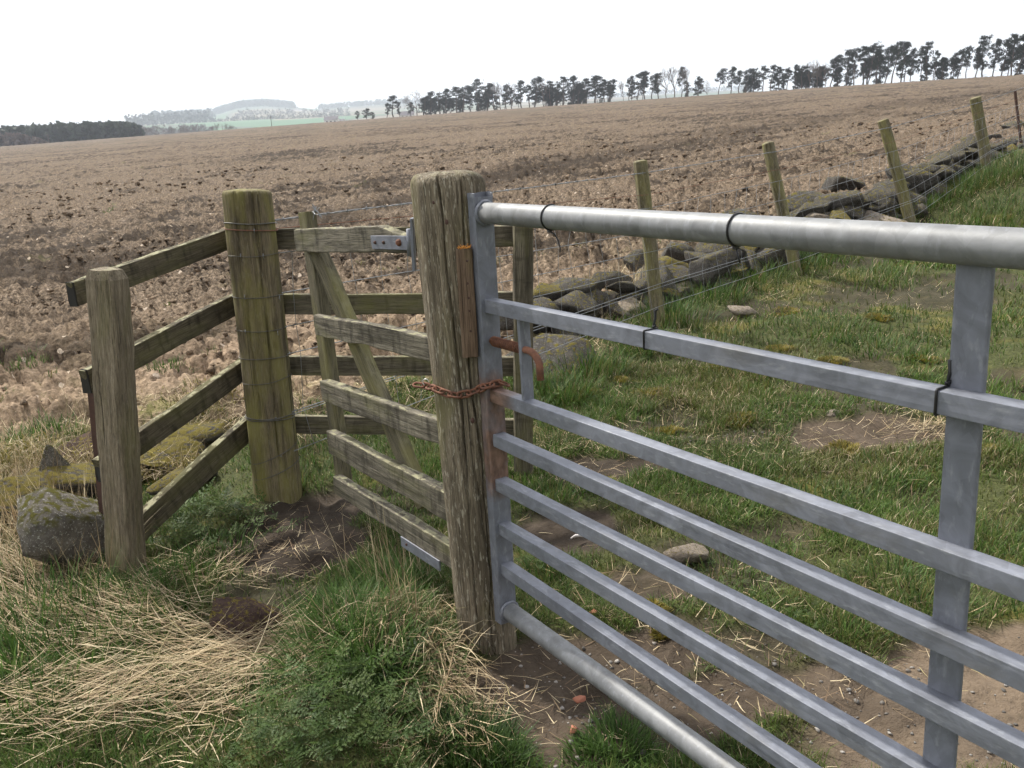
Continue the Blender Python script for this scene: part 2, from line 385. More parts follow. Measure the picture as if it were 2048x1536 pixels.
# ------------------------------------------------------------------ soil and turf materials
def FURV(t):
    tcn = t.nodes.new('ShaderNodeTexCoord'); mpn = t.nodes.new('ShaderNodeMapping'); mpn.vector_type = 'TEXTURE'
    mpn.inputs['Rotation'].default_value = (0, 0, math.radians(41)); mpn.inputs['Scale'].default_value = (9.0, 0.75, 1)
    t.links.new(tcn.outputs['Object'], mpn.inputs['Vector']); return mpn.outputs['Vector']
def soil_mat():
    mt, t, p = newmat('ploughed_soil')
    v = vecs(t, (1, 1, 1), rnd=False)
    a = t.nodes.new('ShaderNodeAttribute'); a.attribute_name = 'tint'
    n1 = noise(t, v, 3.5, 4, 0.7); n2 = noise(t, v, 26, 3, 0.7); n3 = noise(t, v, 0.11, 3, 0.55); n4 = noise(t, v, 0.9, 3, 0.6)
    dry = ramp(t, [(0.34, (0.044, 0.033, 0.0225)), (0.5, (0.128, 0.095, 0.066)), (0.66, (0.275, 0.21, 0.15))], n2)
    wet = ramp(t, [(0.35, (0.022, 0.016, 0.011)), (0.65, (0.062, 0.045, 0.031))], n2)
    mo = math_(t, 'ADD', math_(t, 'MULTIPLY', n3, 0.9), math_(t, 'ADD', math_(t, 'MULTIPLY', n4, 0.6), math_(t, 'MULTIPLY', n1, 1.1)))
    fl = noise(t, FURV(t), 1.0, 3, 0.6)
    mo = math_(t, 'MULTIPLY', math_(t, 'ADD', mo, math_(t, 'MULTIPLY', math_(t, 'SUBTRACT', fl, 0.5), 1.0)), 0.5)
    wf = ramp(t, [(0.555, (1, 1, 1)), (0.655, (0.0, 0.0, 0.0))], mo)
    sp = t.nodes.new('ShaderNodeSeparateColor'); t.links.new(a.outputs['Color'], sp.inputs[0])
    wf = math_(t, 'MINIMUM', 1.0, math_(t, 'ADD', math_(t, 'MULTIPLY', wf, sp.outputs[2]), sp.outputs[0]))
    dry = mixc(t, math_(t, 'MULTIPLY', math_(t, 'SUBTRACT', 1.0, sp.outputs[2]), .75), dry, ramp(t, [(0.3, (0.18, 0.130, 0.087)), (0.65, (0.40, 0.292, 0.20))], n2))
    c = mixc(t, wf, dry, wet)
    # pale stones turned up
    s = t.nodes.new('ShaderNodeTexVoronoi'); s.inputs['Scale'].default_value = 9.0; t.links.new(v, s.inputs['Vector'])
    sc = t.nodes.new('ShaderNodeSeparateColor'); t.links.new(s.outputs['Color'], sc.inputs[0])
    sm = math_(t, 'MULTIPLY', math_(t, 'LESS_THAN', s.outputs['Distance'], 0.22), math_(t, 'GREATER_THAN', sc.outputs[0], 0.93))
    c = mixc(t, math_(t, 'MULTIPLY', sm, 0.8), c, (0.46, 0.38, 0.30))
    # green regrowth
    g = noise(t, v, 0.7, 4, 0.6); gm = math_(t, 'MULTIPLY', ramp(t, [(0.68, (0, 0, 0)), (0.76, (1, 1, 1))], g), 0.4)
    gm = math_(t, 'MAXIMUM', gm, math_(t, 'MULTIPLY', sp.outputs[1], ramp(t, [(0.42, (0, 0, 0)), (0.6, (1, 1, 1))], n1)))
    c = mixc(t, gm, c, (0.14, 0.15, 0.04))
    t.links.new(c, p.inputs['Base Color']); p.inputs['Roughness'].default_value = 0.95; p.inputs['Specular IOR Level'].default_value = 0.12
    bump(t, p, n2, 0.8, 0.03)
    return mt
def turf_mat():
    mt, t, p = newmat('turf_and_mud')
    v = vecs(t, (1, 1, 1), rnd=False)
    a = t.nodes.new('ShaderNodeAttribute'); a.attribute_name = 'tint'
    sp = t.nodes.new('ShaderNodeSeparateColor'); t.links.new(a.outputs['Color'], sp.inputs[0])
    n1 = noise(t, v, 7, 4, 0.7); n2 = noise(t, v, 60, 3, 0.7); n3 = noise(t, v, 2.2, 3, 0.6)
    mud = ramp(t, [(0.30, (0.018, 0.014, 0.0105)), (0.5, (0.042, 0.032, 0.024)), (0.72, (0.085, 0.066, 0.05))], n1)
    mud = mixc(t, math_(t, 'MULTIPLY', n2, 0.5), mud, (0.055, 0.041, 0.029))
    mud = mixc(t, math_(t, 'MULTIPLY', sp.outputs[2], 0.8), mud, mixc(t, n2, (0.11, 0.08, 0.053), (0.27, 0.205, 0.145)))
    tf = ramp(t, [(0.30, (0.026, 0.032, 0.010)), (0.5, (0.055, 0.062, 0.020)), (0.68, (0.095, 0.10, 0.036))], n2)
    tf = mixc(t, ramp(t, [(0.55, (0, 0, 0)), (0.66, (1, 1, 1))], n3), tf, mixc(t, n2, (0.075, 0.07, 0.018), (0.15, 0.135, 0.035)))
    c = mixc(t, sp.outputs[0], tf, mud)
    t.links.new(c, p.inputs['Base Color']); p.inputs['Roughness'].default_value = 0.92; p.inputs['Specular IOR Level'].default_value = 0.2
    bump(t, p, n2, 0.8, 0.012)
    return mt
M_SOIL = soil_mat(); M_TURF = turf_mat()

# bare and muddy patches of the near ground: picture spot of each (seen on the ground), half-widths in metres, strength, paleness
MUD = []
for px, py, rx, ry, s, pale in [(600, 1060, .30, .42, 1.0, .0), (560, 1190, .22, .20, .6, .0), (1090, 1370, .30, .20, 1.0, .15), (1200, 1300, .34, .16, .9, .2),
        (1230, 1440, .30, .12, .95, .3), (1420, 1390, .30, .16, .9, .2), (1960, 1330, .34, .20, 1.0, .9), (1700, 1400, .25, .14, .95, .35), (1930, 1480, .4, .13, 1.0, .7),
        (1230, 930, .30, .16, .85, .0), (1150, 1060, .22, .20, .9, .0), (1300, 1170, .26, .14, .8, .1), (1740, 865, .42, .20, .9, .35), (1420, 870, .30, .12, .6, .0),
        (1560, 1130, .18, .10, .5, .0), (1990, 760, .3, .2, .6, .1), (1850, 1000, .12, .1, .4, .0), (1620, 760, .25, .15, .45, .0), (800, 1000, .2, .2, .5, .0), (1580, 1290, .22, .10, .7, .1)]:
    h = hit(px, py); MUD.append((h[0], h[1], rx, ry, s, pale))
def mud_at(x, y):
    m_ = np.zeros(np.shape(x)); pl = np.zeros(np.shape(x))
    wx = x + 0.14 * fbm(x * 4, y * 4, 31, 3); wy = y + 0.14 * fbm(x * 4, y * 4, 41, 3)
    for cx, cy, rx, ry, s, pale in MUD:
        d = ((wx - cx) / rx) ** 2 + ((wy - cy) / ry) ** 2
        k = s * (1 - sstep(0.55, 1.5, d)); m_ = np.maximum(m_, k); pl = np.maximum(pl, k * pale)
    hole = .6 * sstep(.15, .30, fbm(x * 1.5, y * 1.9, 151, 3)) * sstep(-.1, .35, x) * (field_side(x, y) < -.8)
    return np.maximum(m_, hole), pl

# ------------------------------------------------------------------ ground sheet: ploughed field + verge
def field_disp(x, y, r):
    fade = np.exp(-r / 40.0)
    w1, w2, idv = worley(x * 4.2 + 0.5 * vn(x * 6, y * 6, 3), y * 4.2 + 0.5 * vn(x * 6, y * 6, 4), 5)
    clod = np.clip(0.55 - w1, 0, 1) * np.clip(idv * 1.6 - .6, 0, 1)
    v1, v2, idb = worley(x * 11.5, y * 11.5, 9)
    small = np.clip(0.6 - v1, 0, 1) * (0.15 + idb)
    bl = lambda fx, fy, s: np.abs(vn(x * fx + .35 * vn(x * fx, y * fy, s + 3), y * fy + .35 * vn(x * fx, y * fy, s + 4), s)) * 2
    fu, fv_ = x * .757 + y * .653, -x * .653 + y * .757
    z = 0.05 * vn(fu * .35, fv_ * 1.9, 131) + 0.11 * clod + 0.085 * small + 0.05 * fbm(x * 0.9, y * 1.6, 13, 2)
    z = z + 0.13 * bl(5.2, 6.5, 102) * (.25 + bl(1.2, 1.6, 105)) + 0.12 * bl(12, 14, 103) * (.3 + bl(3, 3, 106)) + 0.035 * bl(27, 29, 104) * fade
    # rutted headland close to the fence: flat crusted plates with open cracks, lying along the fence
    hd = np.exp(-(np.maximum(0, np.abs(y - 6.3 - 0.2 * x) - .7) / 1.1) ** 2)
    px_, py_ = x * 1.7 + .55 * fbm(x * 2.1, y * 2.6, 141, 3), y * 3.3 + .7 * fbm(x * 2.1, y * 2.6, 142, 3)
    p1, p2, pid = worley(px_, py_, 143)
    plate = sstep(.02, .24, p2 - p1) * (.35 + .65 * pid) * (1 - .35 * p1)
    q1, q2, qid = worley(x * 7 + .5 * vn(x * 9, y * 9, 144), y * 9.5, 145)
    plate2 = sstep(.03, .3, q2 - q1) * (.3 + .7 * qid)
    z = z * (1 - .72 * hd) + hd * (0.17 * plate + 0.05 * plate2 + 0.13 * fbm(x * 1.1, y * 2.6, 71, 2) + .02 * fbm(x * 25, y * 25, 146, 2) - .08)
    return z - 0.02
def verge_disp(x, y):
    m_, _ = mud_at(x, y)
    return 0.035 * fbm(x * 2.2, y * 2.2, 51, 3) + 0.010 * fbm(x * 11, y * 11, 52, 3) + m_ * (0.035 * fbm(x * 7, y * 7, 53, 3) - 0.022)
A_IN = np.radians(np.linspace(-41, 41, 690))
A_OUT1 = np.radians(np.linspace(-180, -41.6, 46)); A_OUT2 = np.radians(np.linspace(41.6, 180, 46))[:-1]
ANG = np.concatenate([A_OUT1, A_IN, A_OUT2]); na = len(ANG)
RAD = np.concatenate([[0.02, 0.3, 0.6, 0.9], np.geomspace(1.1, 12, 330), np.geomspace(12.12, 120, 250), np.geomspace(121.5, 560, 90)]); nr = len(RAD)
AA, RR = np.meshgrid(ANG, RAD); gx = RR * np.sin(AA); gy = RR * np.cos(AA)
fs = field_side(gx, gy); mixf = sstep(-0.25, 0.25, fs + 0.25 * vn(gx * 2, gy * 2, 60))
dense = (np.abs(AA) < math.radians(41.3))
gz = hbase(gx, np.maximum(gy, 0)) + np.where(dense, mixf * field_disp(gx, gy, RR) + (1 - mixf) * verge_disp(gx, gy), 0)
V = np.stack([gx, gy, gz], -1).reshape(-1, 3)
i, j = np.meshgrid(np.arange(nr - 1), np.arange(na), indexing='ij'); j2 = (j + 1) % na
F = np.stack([i * na + j, (i + 1) * na + j, (i + 1) * na + j2, i * na + j2], -1).reshape(-1, 4)[:, ::-1]
fc = V[F].mean(1); inf_ = field_side(fc[:, 0], fc[:, 1]) > 0
def sub(V, F, sel):
    f = F[sel]; u_, inv = np.unique(f.ravel(), return_inverse=True); return V[u_], inv.reshape(f.shape), u_
Vf, Ff, uf = sub(V, F, inf_)
x, y = Vf[:, 0], Vf[:, 1]
yb = np.interp(x, [-14, -8, -5, -4, -2.8, 0, 7, 20, 45], [9.2, 10.2, 10.4, 11.4, 14.5, 20, 29.5, 45, 70]); wb = .9 + .085 * y
hdl = np.exp(-((y - yb) / wb) ** 2) * np.clip(.95 - .012 * y, .4, 1) * sstep(-.55, .15, .12 - fbm(x * .55, y * .55, 33, 3))
pud = np.exp(-((y - 7.3 - 0.2 * x) / 0.55) ** 2) * sstep(-1.8, -2.6, x) * 0.9
edge = np.exp(-np.maximum(field_side(x, y), 0) / 0.8)
hh = np.exp(-(np.maximum(0, np.abs(y - 6.3 - 0.2 * x) - .7) / 1.1) ** 2)
cf = np.stack([np.clip(1.15 * hdl + pud, 0, 1), np.clip(edge * 1.1 * (0.5 + fbm(x * 1.3, y * 1.3, 61, 3)), 0, .85), 1 - 0.85 * hh], -1)
me = mesh_np('ploughed_field', Vf, Ff, False, cf); tag(obj('ploughed_field', me, M_SOIL), kind='structure')
Vg, Fg, ug = sub(V, F, ~inf_)
m_, pl_ = mud_at(Vg[:, 0], Vg[:, 1])
me = mesh_np('grass_verge', Vg, Fg, True, np.stack([np.clip(m_ * 1.15, 0, 1), 0 * m_, pl_], -1)); tag(obj('grass_verge', me, M_TURF), kind='structure')
def surf(x, y):
    """ground height with relief, near zone"""
    x = np.asarray(x, float); y = np.asarray(y, float)
    k = sstep(-0.25, 0.25, field_side(x, y) + 0.25 * vn(x * 2, y * 2, 60))
    z = hbase(x, y); a = k > 0; b = k < 1
    if a.any(): z[a] += k[a] * field_disp(x[a], y[a], np.hypot(x[a], y[a]))
    if b.any(): z[b] += (1 - k[b]) * verge_disp(x[b], y[b])
    return z
def s1(x, y): return float(surf(np.array([x]), np.array([y]))[0])

# loose clods lying on the near field, uncountable: one object
def ico(sub=1):
    bm = bmesh.new(); bmesh.ops.create_icosphere(bm, subdivisions=sub, radius=1.0)
    v = np.array([q.co[:] for q in bm.verts]); f = np.array([[q.index for q in g.verts] for g in bm.faces]); bm.free(); return v, f
iv, if_ = ico(1)
n = 14000
rr = np.sqrt(RNG.uniform(4.3 ** 2, 34 ** 2, n * 3)); rr = np.where(RNG.random(n * 3) < 0.55, RNG.uniform(4.3, 14, n * 3), rr); aa = np.radians(RNG.uniform(-40, 40, n * 3))
cx, cy = rr * np.sin(aa), rr * np.cos(aa); k = (field_side(cx, cy) > 0.15) & (fbm(cx * .7, cy * .7, 77, 3) > -0.12); cx, cy, rr = cx[k][:n], cy[k][:n], rr[k][:n]; n = len(cx)
sz = 0.007 + 0.030 * RNG.random(n) ** 3.2 * (0.45 + rr / 16)
sc = np.stack([sz * RNG.uniform(.8, 1.5, n), sz * RNG.uniform(.8, 1.5, n), sz * RNG.uniform(.5, .9, n)], -1)
jit = 1 + RNG.uniform(-.38, .38, (n, len(iv), 1)); V = iv[None] * jit * sc[:, None, :]
th = RNG.uniform(0, 6.28, n); c_, s_ = np.cos(th)[:, None], np.sin(th)[:, None]
V = np.stack([V[..., 0] * c_ - V[..., 1] * s_, V[..., 0] * s_ + V[..., 1] * c_, V[..., 2]], -1)
V += np.stack([cx, cy, surf(cx, cy) + sz * 0.05], -1)[:, None, :]
F = (if_[None] + (np.arange(n) * len(iv))[:, None, None]).reshape(-1, 3)
tint = np.repeat(np.stack([RNG.random(n) ** 3 * 0.6, 0 * th, 0.2 + 0.7 * RNG.random(n)], -1), len(iv), 0)
tag(obj('soil_clods', mesh_np('soil_clods', V.reshape(-1, 3), F, False, tint), M_SOIL), 'loose crumbs of dry brown soil across the ploughed field', 'soil', kind='stuff')

# ------------------------------------------------------------------ far country: valley, fields and hills beyond the crest
def elev(px, py):
    d = ray(px, py); return math.atan2(d[0], d[1]), d[2] / math.hypot(d[0], d[1])
SKY = [(-500, 300), (-200, 285), (0, 270), (140, 254), (230, 246), (300, 240), (360, 236), (420, 232), (480, 213), (530, 209), (580, 214), (640, 219), (700, 213), (770, 209), (900, 205), (1050, 203), (1200, 196), (1330, 188), (1460, 181), (1560, 183), (1700, 190), (2100, 170), (2600, 140)]
hs = np.array([elev(*q) for q in SKY])
def hill_z(th, r):
    s = np.interp(th, hs[:, 0], hs[:, 1])
    base = np.interp(r, [430, 650, 1000, 1500, 2100, 3200, 4200, 6500], [-.01, .035, .058, .072, .084, 1, .9, .3])
    e = np.where(base > .09, 0, base)
    t = sstep(1500, 3200, r); low = np.interp(r, [430, 650, 1000, 1500, 3200], [-.01, .035, .058, .072, .072])
    e = np.minimum(low, s - .004) * (1 - t) + s * t
    e = np.where(r > 3200, s * (1 - .5 * sstep(3200, 6500, r)), e)
    return EYE + r * e
ta = np.radians(np.linspace(-60, 60, 420)); ra = np.geomspace(430, 6500, 130)
TA, RA = np.meshgrid(ta, ra); X = RA * np.sin(TA); Y = RA * np.cos(TA)
Z = hill_z(TA, RA) + 5 * fbm(X / 400, Y / 400, 81, 3) * sstep(600, 1800, RA)
cell1, cell2, cid = worley(X / 330 + 3 * 0, Y / 420, 88)
pal = np.array([(.045, .125, .04), (.05, .11, .045), (.20, .155, .10), (.10, .12, .05), (.06, .075, .04), (.16, .13, .08)])
C = pal[(cid * 5.99).astype(int)]
gth0, gth1 = elev(375, 250)[0], elev(700, 250)[0]
gm = ((TA > gth0) & (TA < gth1) & (RA > 900) & (RA < 1650))[..., None]; C = np.where(gm, np.array((.04, .15, .055)), C)
tm = ((TA > elev(545, 240)[0]) & (TA < elev(665, 240)[0]) & (RA > 1500) & (RA < 1900))[..., None]; C = np.where(tm, np.array((.22, .17, .11)), C)
hedge = (cell2 - cell1 < .05)[..., None]; C = np.where(hedge, np.array((.05, .05, .035)), C)
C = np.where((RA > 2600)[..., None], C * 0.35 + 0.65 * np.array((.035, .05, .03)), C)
i, j = np.meshgrid(np.arange(len(ra) - 1), np.arange(len(ta) - 1), indexing='ij'); na2 = len(ta)
F = np.stack([i * na2 + j, i * na2 + j + 1, (i + 1) * na2 + j + 1, (i + 1) * na2 + j], -1).reshape(-1, 4)
mt, t, p = newmat('far_country'); a = t.nodes.new('ShaderNodeAttribute'); a.attribute_name = 'tint'
t.links.new(mixc(t, math_(t, 'MULTIPLY', noise(t, vecs(t, (1, 1, 1), rnd=False), .012, 5), .6), a.outputs['Color'], (.06, .065, .04)), p.inputs['Base Color']); p.inputs['Roughness'].default_value = 1
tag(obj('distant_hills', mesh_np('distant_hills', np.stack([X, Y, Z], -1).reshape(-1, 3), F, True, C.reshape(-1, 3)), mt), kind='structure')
# outer land under everything to the horizon
me = mesh_np('outer_land', np.array([(-4500, -50, -120), (4500, -50, -120), (4500, 6900, -120), (-4500, 6900, -120)]), np.array([(0, 1, 2, 3)]))
tag(obj('outer_land', me, plain('outer_land', (.08, .09, .04), 1)), kind='structure')

# ------------------------------------------------------------------ timber
def _rrect(wx, wy, r, nc=3, ns=3):
    pts = []
    for cx, cy, a0 in ((1, 1, 0), (-1, 1, 90), (-1, -1, 180), (1, -1, 270)):
        for k in range(nc):
            a = math.radians(a0 + 90 * k / (nc - 1)); pts.append((cx * (wx / 2 - r) + r * math.cos(a), cy * (wy / 2 - r) + r * math.sin(a)))
    res = []
    for k in range(len(pts)):
        a, b = np.array(pts[k]), np.array(pts[(k + 1) % len(pts)]); res.append(a)
        if np.linalg.norm(b - a) > r * 1.5:
            for q in range(1, ns + 1): res.append(a + (b - a) * q / (ns + 1))
    return np.array(res)
def timber_mesh(L, wx, wy, seed=0, r=0.005, ring=0.04, warp=0.003, wear=0.0035, nick=0.0):
    cs = _rrect(wx, wy, r); n = len(cs); k = max(3, int(L / ring) + 1)
    z = np.linspace(0, L, k); Z = np.repeat(z[:, None], n, 1); P = np.repeat(cs[None], k, 0).copy()
    ang = np.arctan2(cs[:, 1], cs[:, 0])[None] + 0 * Z
    s = 1 + wear / max(wx, wy) * 2 * fbm(Z * 9 + seed * 3.1, ang * 2.0 + seed, seed, 3)
    corner = (np.abs(cs[:, 0]) > wx / 2 - r * 1.2) & (np.abs(cs[:, 1]) > wy / 2 - r * 1.2)
    s = s - corner[None] * np.clip(0.05 * fbm(Z * 14, ang * 3 + 7, seed + 4, 2), 0, 1)
    P *= s[..., None]
    P[..., 0] += warp * 2 * vn(Z * 1.7 + seed, 0 * Z + 3.3, seed + 1); P[..., 1] += warp * 2 * vn(Z * 1.7 - seed, 0 * Z + 8.1, seed + 2)
    zz = Z + np.where((Z < 1e-6) | (Z > L - 1e-6), 0.006 * vn(P[..., 0] * 60 + seed, P[..., 1] * 60, seed + 5), 0)
    V = np.concatenate([P, zz[..., None]], -1).reshape(-1, 3)
    F = []
    for i in range(k - 1):
        for q in range(n):
            F.append((i * n + q, i * n + (q + 1) % n, (i + 1) * n + (q + 1) % n, (i + 1) * n + q))
    F = quads_tris(np.array(F)); F.append(tuple(range(n))[::-1]); F.append(tuple((k - 1) * n + q for q in range(n)))
    me = bpy.data.meshes.new('timber'); me.from_pydata(V.tolist(), [], F)
    sm = np.zeros(len(F), bool); me.polygons.foreach_set('use_smooth', sm); me.update(); return me
_seed = [10]
def timber(name, p0, p1, wx, wy, side, mat, parent=None, **kw):
    _seed[0] += 1; Mx, ln = frame(p0, p1, side)
    return obj(name, timber_mesh(ln, wx, wy, _seed[0], **kw), mat, parent, Mx)
def bar(name, p0, p1, wx, wy, side, mat, parent=None, r=0.004):
    _seed[0] += 1; Mx, ln = frame(p0, p1, side)
    return obj(name, timber_mesh(ln, wx, wy, _seed[0], r=r, ring=0.25, warp=0.0006, wear=0.0004), mat, parent, Mx)
def pole_mesh(L, r0, r1, seed=0, n=48, rings=60, cracks=(), cham=0.012, rough=0.006, oval=0.0):
    t = np.linspace(0, 1, rings); z = t * L
    z = np.concatenate([z[z < L - cham * 1.4], [L - cham, L - cham * .75, L - cham * .5, L - cham * .25, L - cham * .08, L]]); k = len(z)
    a = np.arange(n) * 2 * math.pi / n; A, Zg = np.meshgrid(a, z)
    R = r0 + (r1 - r0) * (Zg / L)
    R = R * (1 + oval * np.cos(2 * A + seed)) + rough * fbm(np.cos(A) * 1.3 + seed, np.sin(A) * 1.3 + Zg * 1.1, seed, 3) + rough * .35 * fbm(A * 5, Zg * 2.2, seed + 3, 3)
    R[-5] -= cham * .03; R[-4] -= cham * .12; R[-3] -= cham * .30; R[-2] -= cham * .56; R[-1] -= cham * .92
    for th, dep, wid, z0, z1, wob in cracks:
        c = th + wob * fbm(Zg * 2.4, 0 * Zg + th * 7, seed + 8, 3)
        d = (np.angle(np.exp(1j * (A - c)))) * R / wid
        R = R - dep * np.exp(-d * d * 2) * sstep(z0, z0 + .18, Zg) * (1 - sstep(z1 - .05, z1 + .001, Zg) * (z1 < L - .01))
    X, Y = R * np.cos(A), R * np.sin(A)
    Zt = Zg.copy(); top = sstep(L - cham * 2, L, Zg)
    Zt = Zt + top * (0.010 * vn(X * 18 + seed, Y * 18, seed + 9) + 0.10 * X * vn(np.array(seed * 1.7), np.array(0.3), 4))
    V = np.stack([X, Y, Zt], -1).reshape(-1, 3); F = []
    for i in range(k - 1):
        for q in range(n): F.append((i * n + q, i * n + (q + 1) % n, (i + 1) * n + (q + 1) % n, (i + 1) * n + q))
    # slightly domed end grain
    base = (k - 1) * n; inner = []
    V = V.tolist(); rl = np.array(V[base:base + n]); cen = rl.mean(0)
    for s_ in (0.66, 0.33):
        off = len(V); q_ = cen + (rl - cen) * s_; q_[:, 2] = rl[:, 2] * s_ + (1 - s_) * cen[2] + 0.004; V += q_.tolist()
        for q in range(n): F.append((base + q, base + (q + 1) % n, off + (q + 1) % n, off + q))
        base = off
    F = [tuple(f) for f in F]; F.append(tuple(base + q for q in range(n)))
    me = bpy.data.meshes.new('pole'); me.from_pydata(V, [], F); me.polygons.foreach_set('use_smooth', np.ones(len(F), bool)); me.update(); return me
def wire_obj(name, path, r, mat, parent=None, n=5):
    v, f = tube(path, r, n); return obj(name, mesh_py(name, v, f), mat, parent)

# ------------------------------------------------------------------ big round gate post
PB = at_depth(977, 1292, 2.30); PT = at_depth(894, 345, 2.30)
BPx = lambda z: PB + (PT - PB) * ((z - PB[2]) / (PT[2] - PB[2]))
b0 = PB + (PB - PT) / np.linalg.norm(PT - PB) * 0.25
tow = math.atan2(-PB[1], -PB[0])
gp = thing('gate_post', 'thick round weathered timber gate post with long cracks and brown batten', 'post', (PB[0], PB[1], hz1(PB[0], PB[1])))
Mx, ln = frame(b0, PT, (1, 0, 0))
fr = -math.pi / 2 - 0.05      # local angle that faces the camera
post = obj('post_body', pole_mesh(ln, 0.088, 0.100, 3, 200, 110,
      [(fr - .06, .030, .0026, .75, 9, .30), (fr + .36, .030, .0026, .35, 9, .25), (fr - .35, .012, .0022, .15, 1.0, .3), (fr + .20, .012, .0022, .1, .85, .35)], cham=.034, rough=.006), M_BIG, gp, Mx)
def on_post(px, py, extra=0.0, rad=0.098):
    d = ray(px, py)
    o2 = CAM[:2]; best = None
    for it in range(3):
        z = (best if best is not None else at_depth(px, py, 2.2))[2]; c = BPx(z)[:2]; rr_ = rad + extra
        A = d[:2] @ d[:2]; B = 2 * d[:2] @ (o2 - c); Cc = (o2 - c) @ (o2 - c) - rr_ ** 2; D = B * B - 4 * A * Cc
        tt = (-B - math.sqrt(max(D, 0))) / (2 * A); best = CAM + d * tt
    return best
def knot(px, py, rx):
    c = on_post(px, py, -.004); n_ = c - BPx(c[2]); n_[2] = 0; n_ /= np.linalg.norm(n_)
    Mk, _ = frame(c, c + n_, (1, 0, 0)); bm = bmesh.new(); bmesh.ops.create_uvsphere(bm, u_segments=12, v_segments=6, radius=1)
    bmesh.ops.scale(bm, vec=(rx * .8, rx * 1.1, .006), verts=bm.verts); me = bpy.data.meshes.new('knot'); bm.to_mesh(me); bm.free()
    obj('knot', me, M_RUSTD, gp, Mk)
knot(894, 444, .008); knot(868, 405, .006); knot(945, 841, .008)
# batten screwed to the post
a0, a1 = on_post(929, 497, .012), on_post(941, 712, .012)
dirv = (BPx(a0[2]) - a0); dirv[2] = 0; dirv /= np.linalg.norm(dirv); sd_ = np.array([dirv[1], -dirv[0], 0])
bt = timber('batten', a1, a0, .042, .028, sd_, M_BATTEN, gp, r=.007, ring=.03, warp=.002, wear=.002)
for k_, (sx_, sy_) in enumerate([(934, 522), (935, 567), (937, 596), (939, 622), (941, 662)]):
    c = on_post(sx_, sy_, .0265); bm = bmesh.new(); bmesh.ops.create_uvsphere(bm, u_segments=10, v_segments=6, radius=.0034); me = bpy.data.meshes.new('screw'); bm.to_mesh(me); bm.free()
    obj('screw', me, M_RUSTD, bt, Matrix.Translation(Vector(c)))
ps = []
for k_ in range(46):                         # splintered orange fibres at the batten's top
    c = a0 + np.array([random.uniform(-.014, .014), random.uniform(-.012, .006), random.uniform(-.003, .003)])
    e = c + np.array([random.gauss(0, .006), random.gauss(-.004, .005), abs(random.gauss(.004, .005))]); ps.append(tube([c, (c + e) / 2 + np.random.normal(0, .002, 3), e], [.0014, .0012, .0006], 4))
v, f = join(ps); obj('orange_fibre_tuft', mesh_py('fibre', v, f), M_TWINE, gp)
# ring staple the chain hangs from
ey = on_post(852, 764, .004); ring_ = [ey + np.array([.009 * math.cos(a), -.004 - .003 * math.cos(a), .010 * math.sin(a)]) for a in np.linspace(-.6, 4.2, 14)]
wire_obj('staple', ring_, .0017, plain('bright_zinc', (.6, .6, .58), .35, .6), gp, 6)

# ------------------------------------------------------------------ galvanised field gate
gd = ray(-136, 352); gd = gd / np.linalg.norm(gd[:2]); gdir = -np.array([gd[0], gd[1], 0.0])         # plan direction from latch end towards the hinge end
gn = np.array([gdir[1], -gdir[0], 0.0]);  gn = gn if gn @ (-PB * [1, 1, 0]) > 0 else -gn               # side that faces the camera
G0 = at_depth(1018, 1238, 2.205); G0 = np.array([G0[0], G0[1], 0.0])
zst = at_depth(1018, 1243, 2.205)[2]
gate = thing('field_gate', 'galvanised steel seven bar farm gate with round top and bottom tubes', 'gate', (G0[0], G0[1], hz1(*G0[:2])))
SW, SD, RW = .060, .034, .036
def gp_pt(px, py, off=0.0): return on_plane(px, py, G0 + gn * off, gn)          # point of the gate's plane, off metres towards us
st_top = gp_pt(967, 393); tilt = (st_top - np.array([G0[0], G0[1], zst]))
top_z = st_top[2]
sA = np.array([G0[0], G0[1], zst]) - gdir * SD / 2; sB = np.array([st_top[0], st_top[1], top_z]) - gdir * SD / 2
# hollow-ended stile: box plus a raised rim at the open top
stile = bar('end_stile', sA, sB, SW, SD, gn, M_GALVR, gate, .003)
ax = (sB - sA) / np.linalg.norm(sB - sA)
for o_, wx_, wy_ in ((gn * (SW / 2 - .003), .005, SD - .002), (-gn * (SW / 2 - .003), .005, SD - .002)):
    bar('rim', sB + o_ - ax * .004, sB + o_ + ax * .010, wx_, wy_, gn, M_GALV, stile, .001)
bar('rim', sB - gdir * (SD / 2 - .004) - ax * .004, sB - gdir * (SD / 2 - .004) + ax * .010, SW - .011, .005, gn, M_GALV, stile, .001)
def stile_face(z):
    t_ = (z - sA[2]) / (sB[2] - sA[2]); return sA + (sB - sA) * t_ + gdir * SD / 2
REACH = 3.05
def rail_line(pL, pR, off):
    a, b = gp_pt(*pL, off), gp_pt(*pR, off); tA, tB = (a - G0) @ gdir, (b - G0) @ gdir
    zf = lambda t_: a[2] + (b[2] - a[2]) * (t_ - tA) / (tB - tA)
    return zf, tA
RAILS = [((974, 600), (2048, 816)), ((987, 782), (2048, 1158)), ((994, 873), (2048, 1341)), ((995.5, 961.5), (2048, 1497)), ((1001, 1050), (1748, 1489)), ((1005, 1131), (1598, 1536))]
rail_z = []
for k_, (l_, r_) in enumerate(RAILS):
    zf, tA = rail_line(l_, r_, RW / 2)
    c0 = stile_face(zf(0) - RW / 2); t0 = (c0 - G0) @ gdir
    c1 = G0 + gdir * REACH + np.array([0, 0, zf(REACH) - RW / 2]); c0 = np.array([c0[0], c0[1], zf(t0) - RW / 2])
    bar('rail', c0 + gdir * .0005, c1, RW, RW, gn, M_GALVE if k_ == 1 else M_GALV, gate, .0013); rail_z.append(zf)
zt, _ = rail_line((1000, 428), (2048, 498), 0.0); zb, _ = rail_line((1015, 1219), (1348, 1462), 0.0)
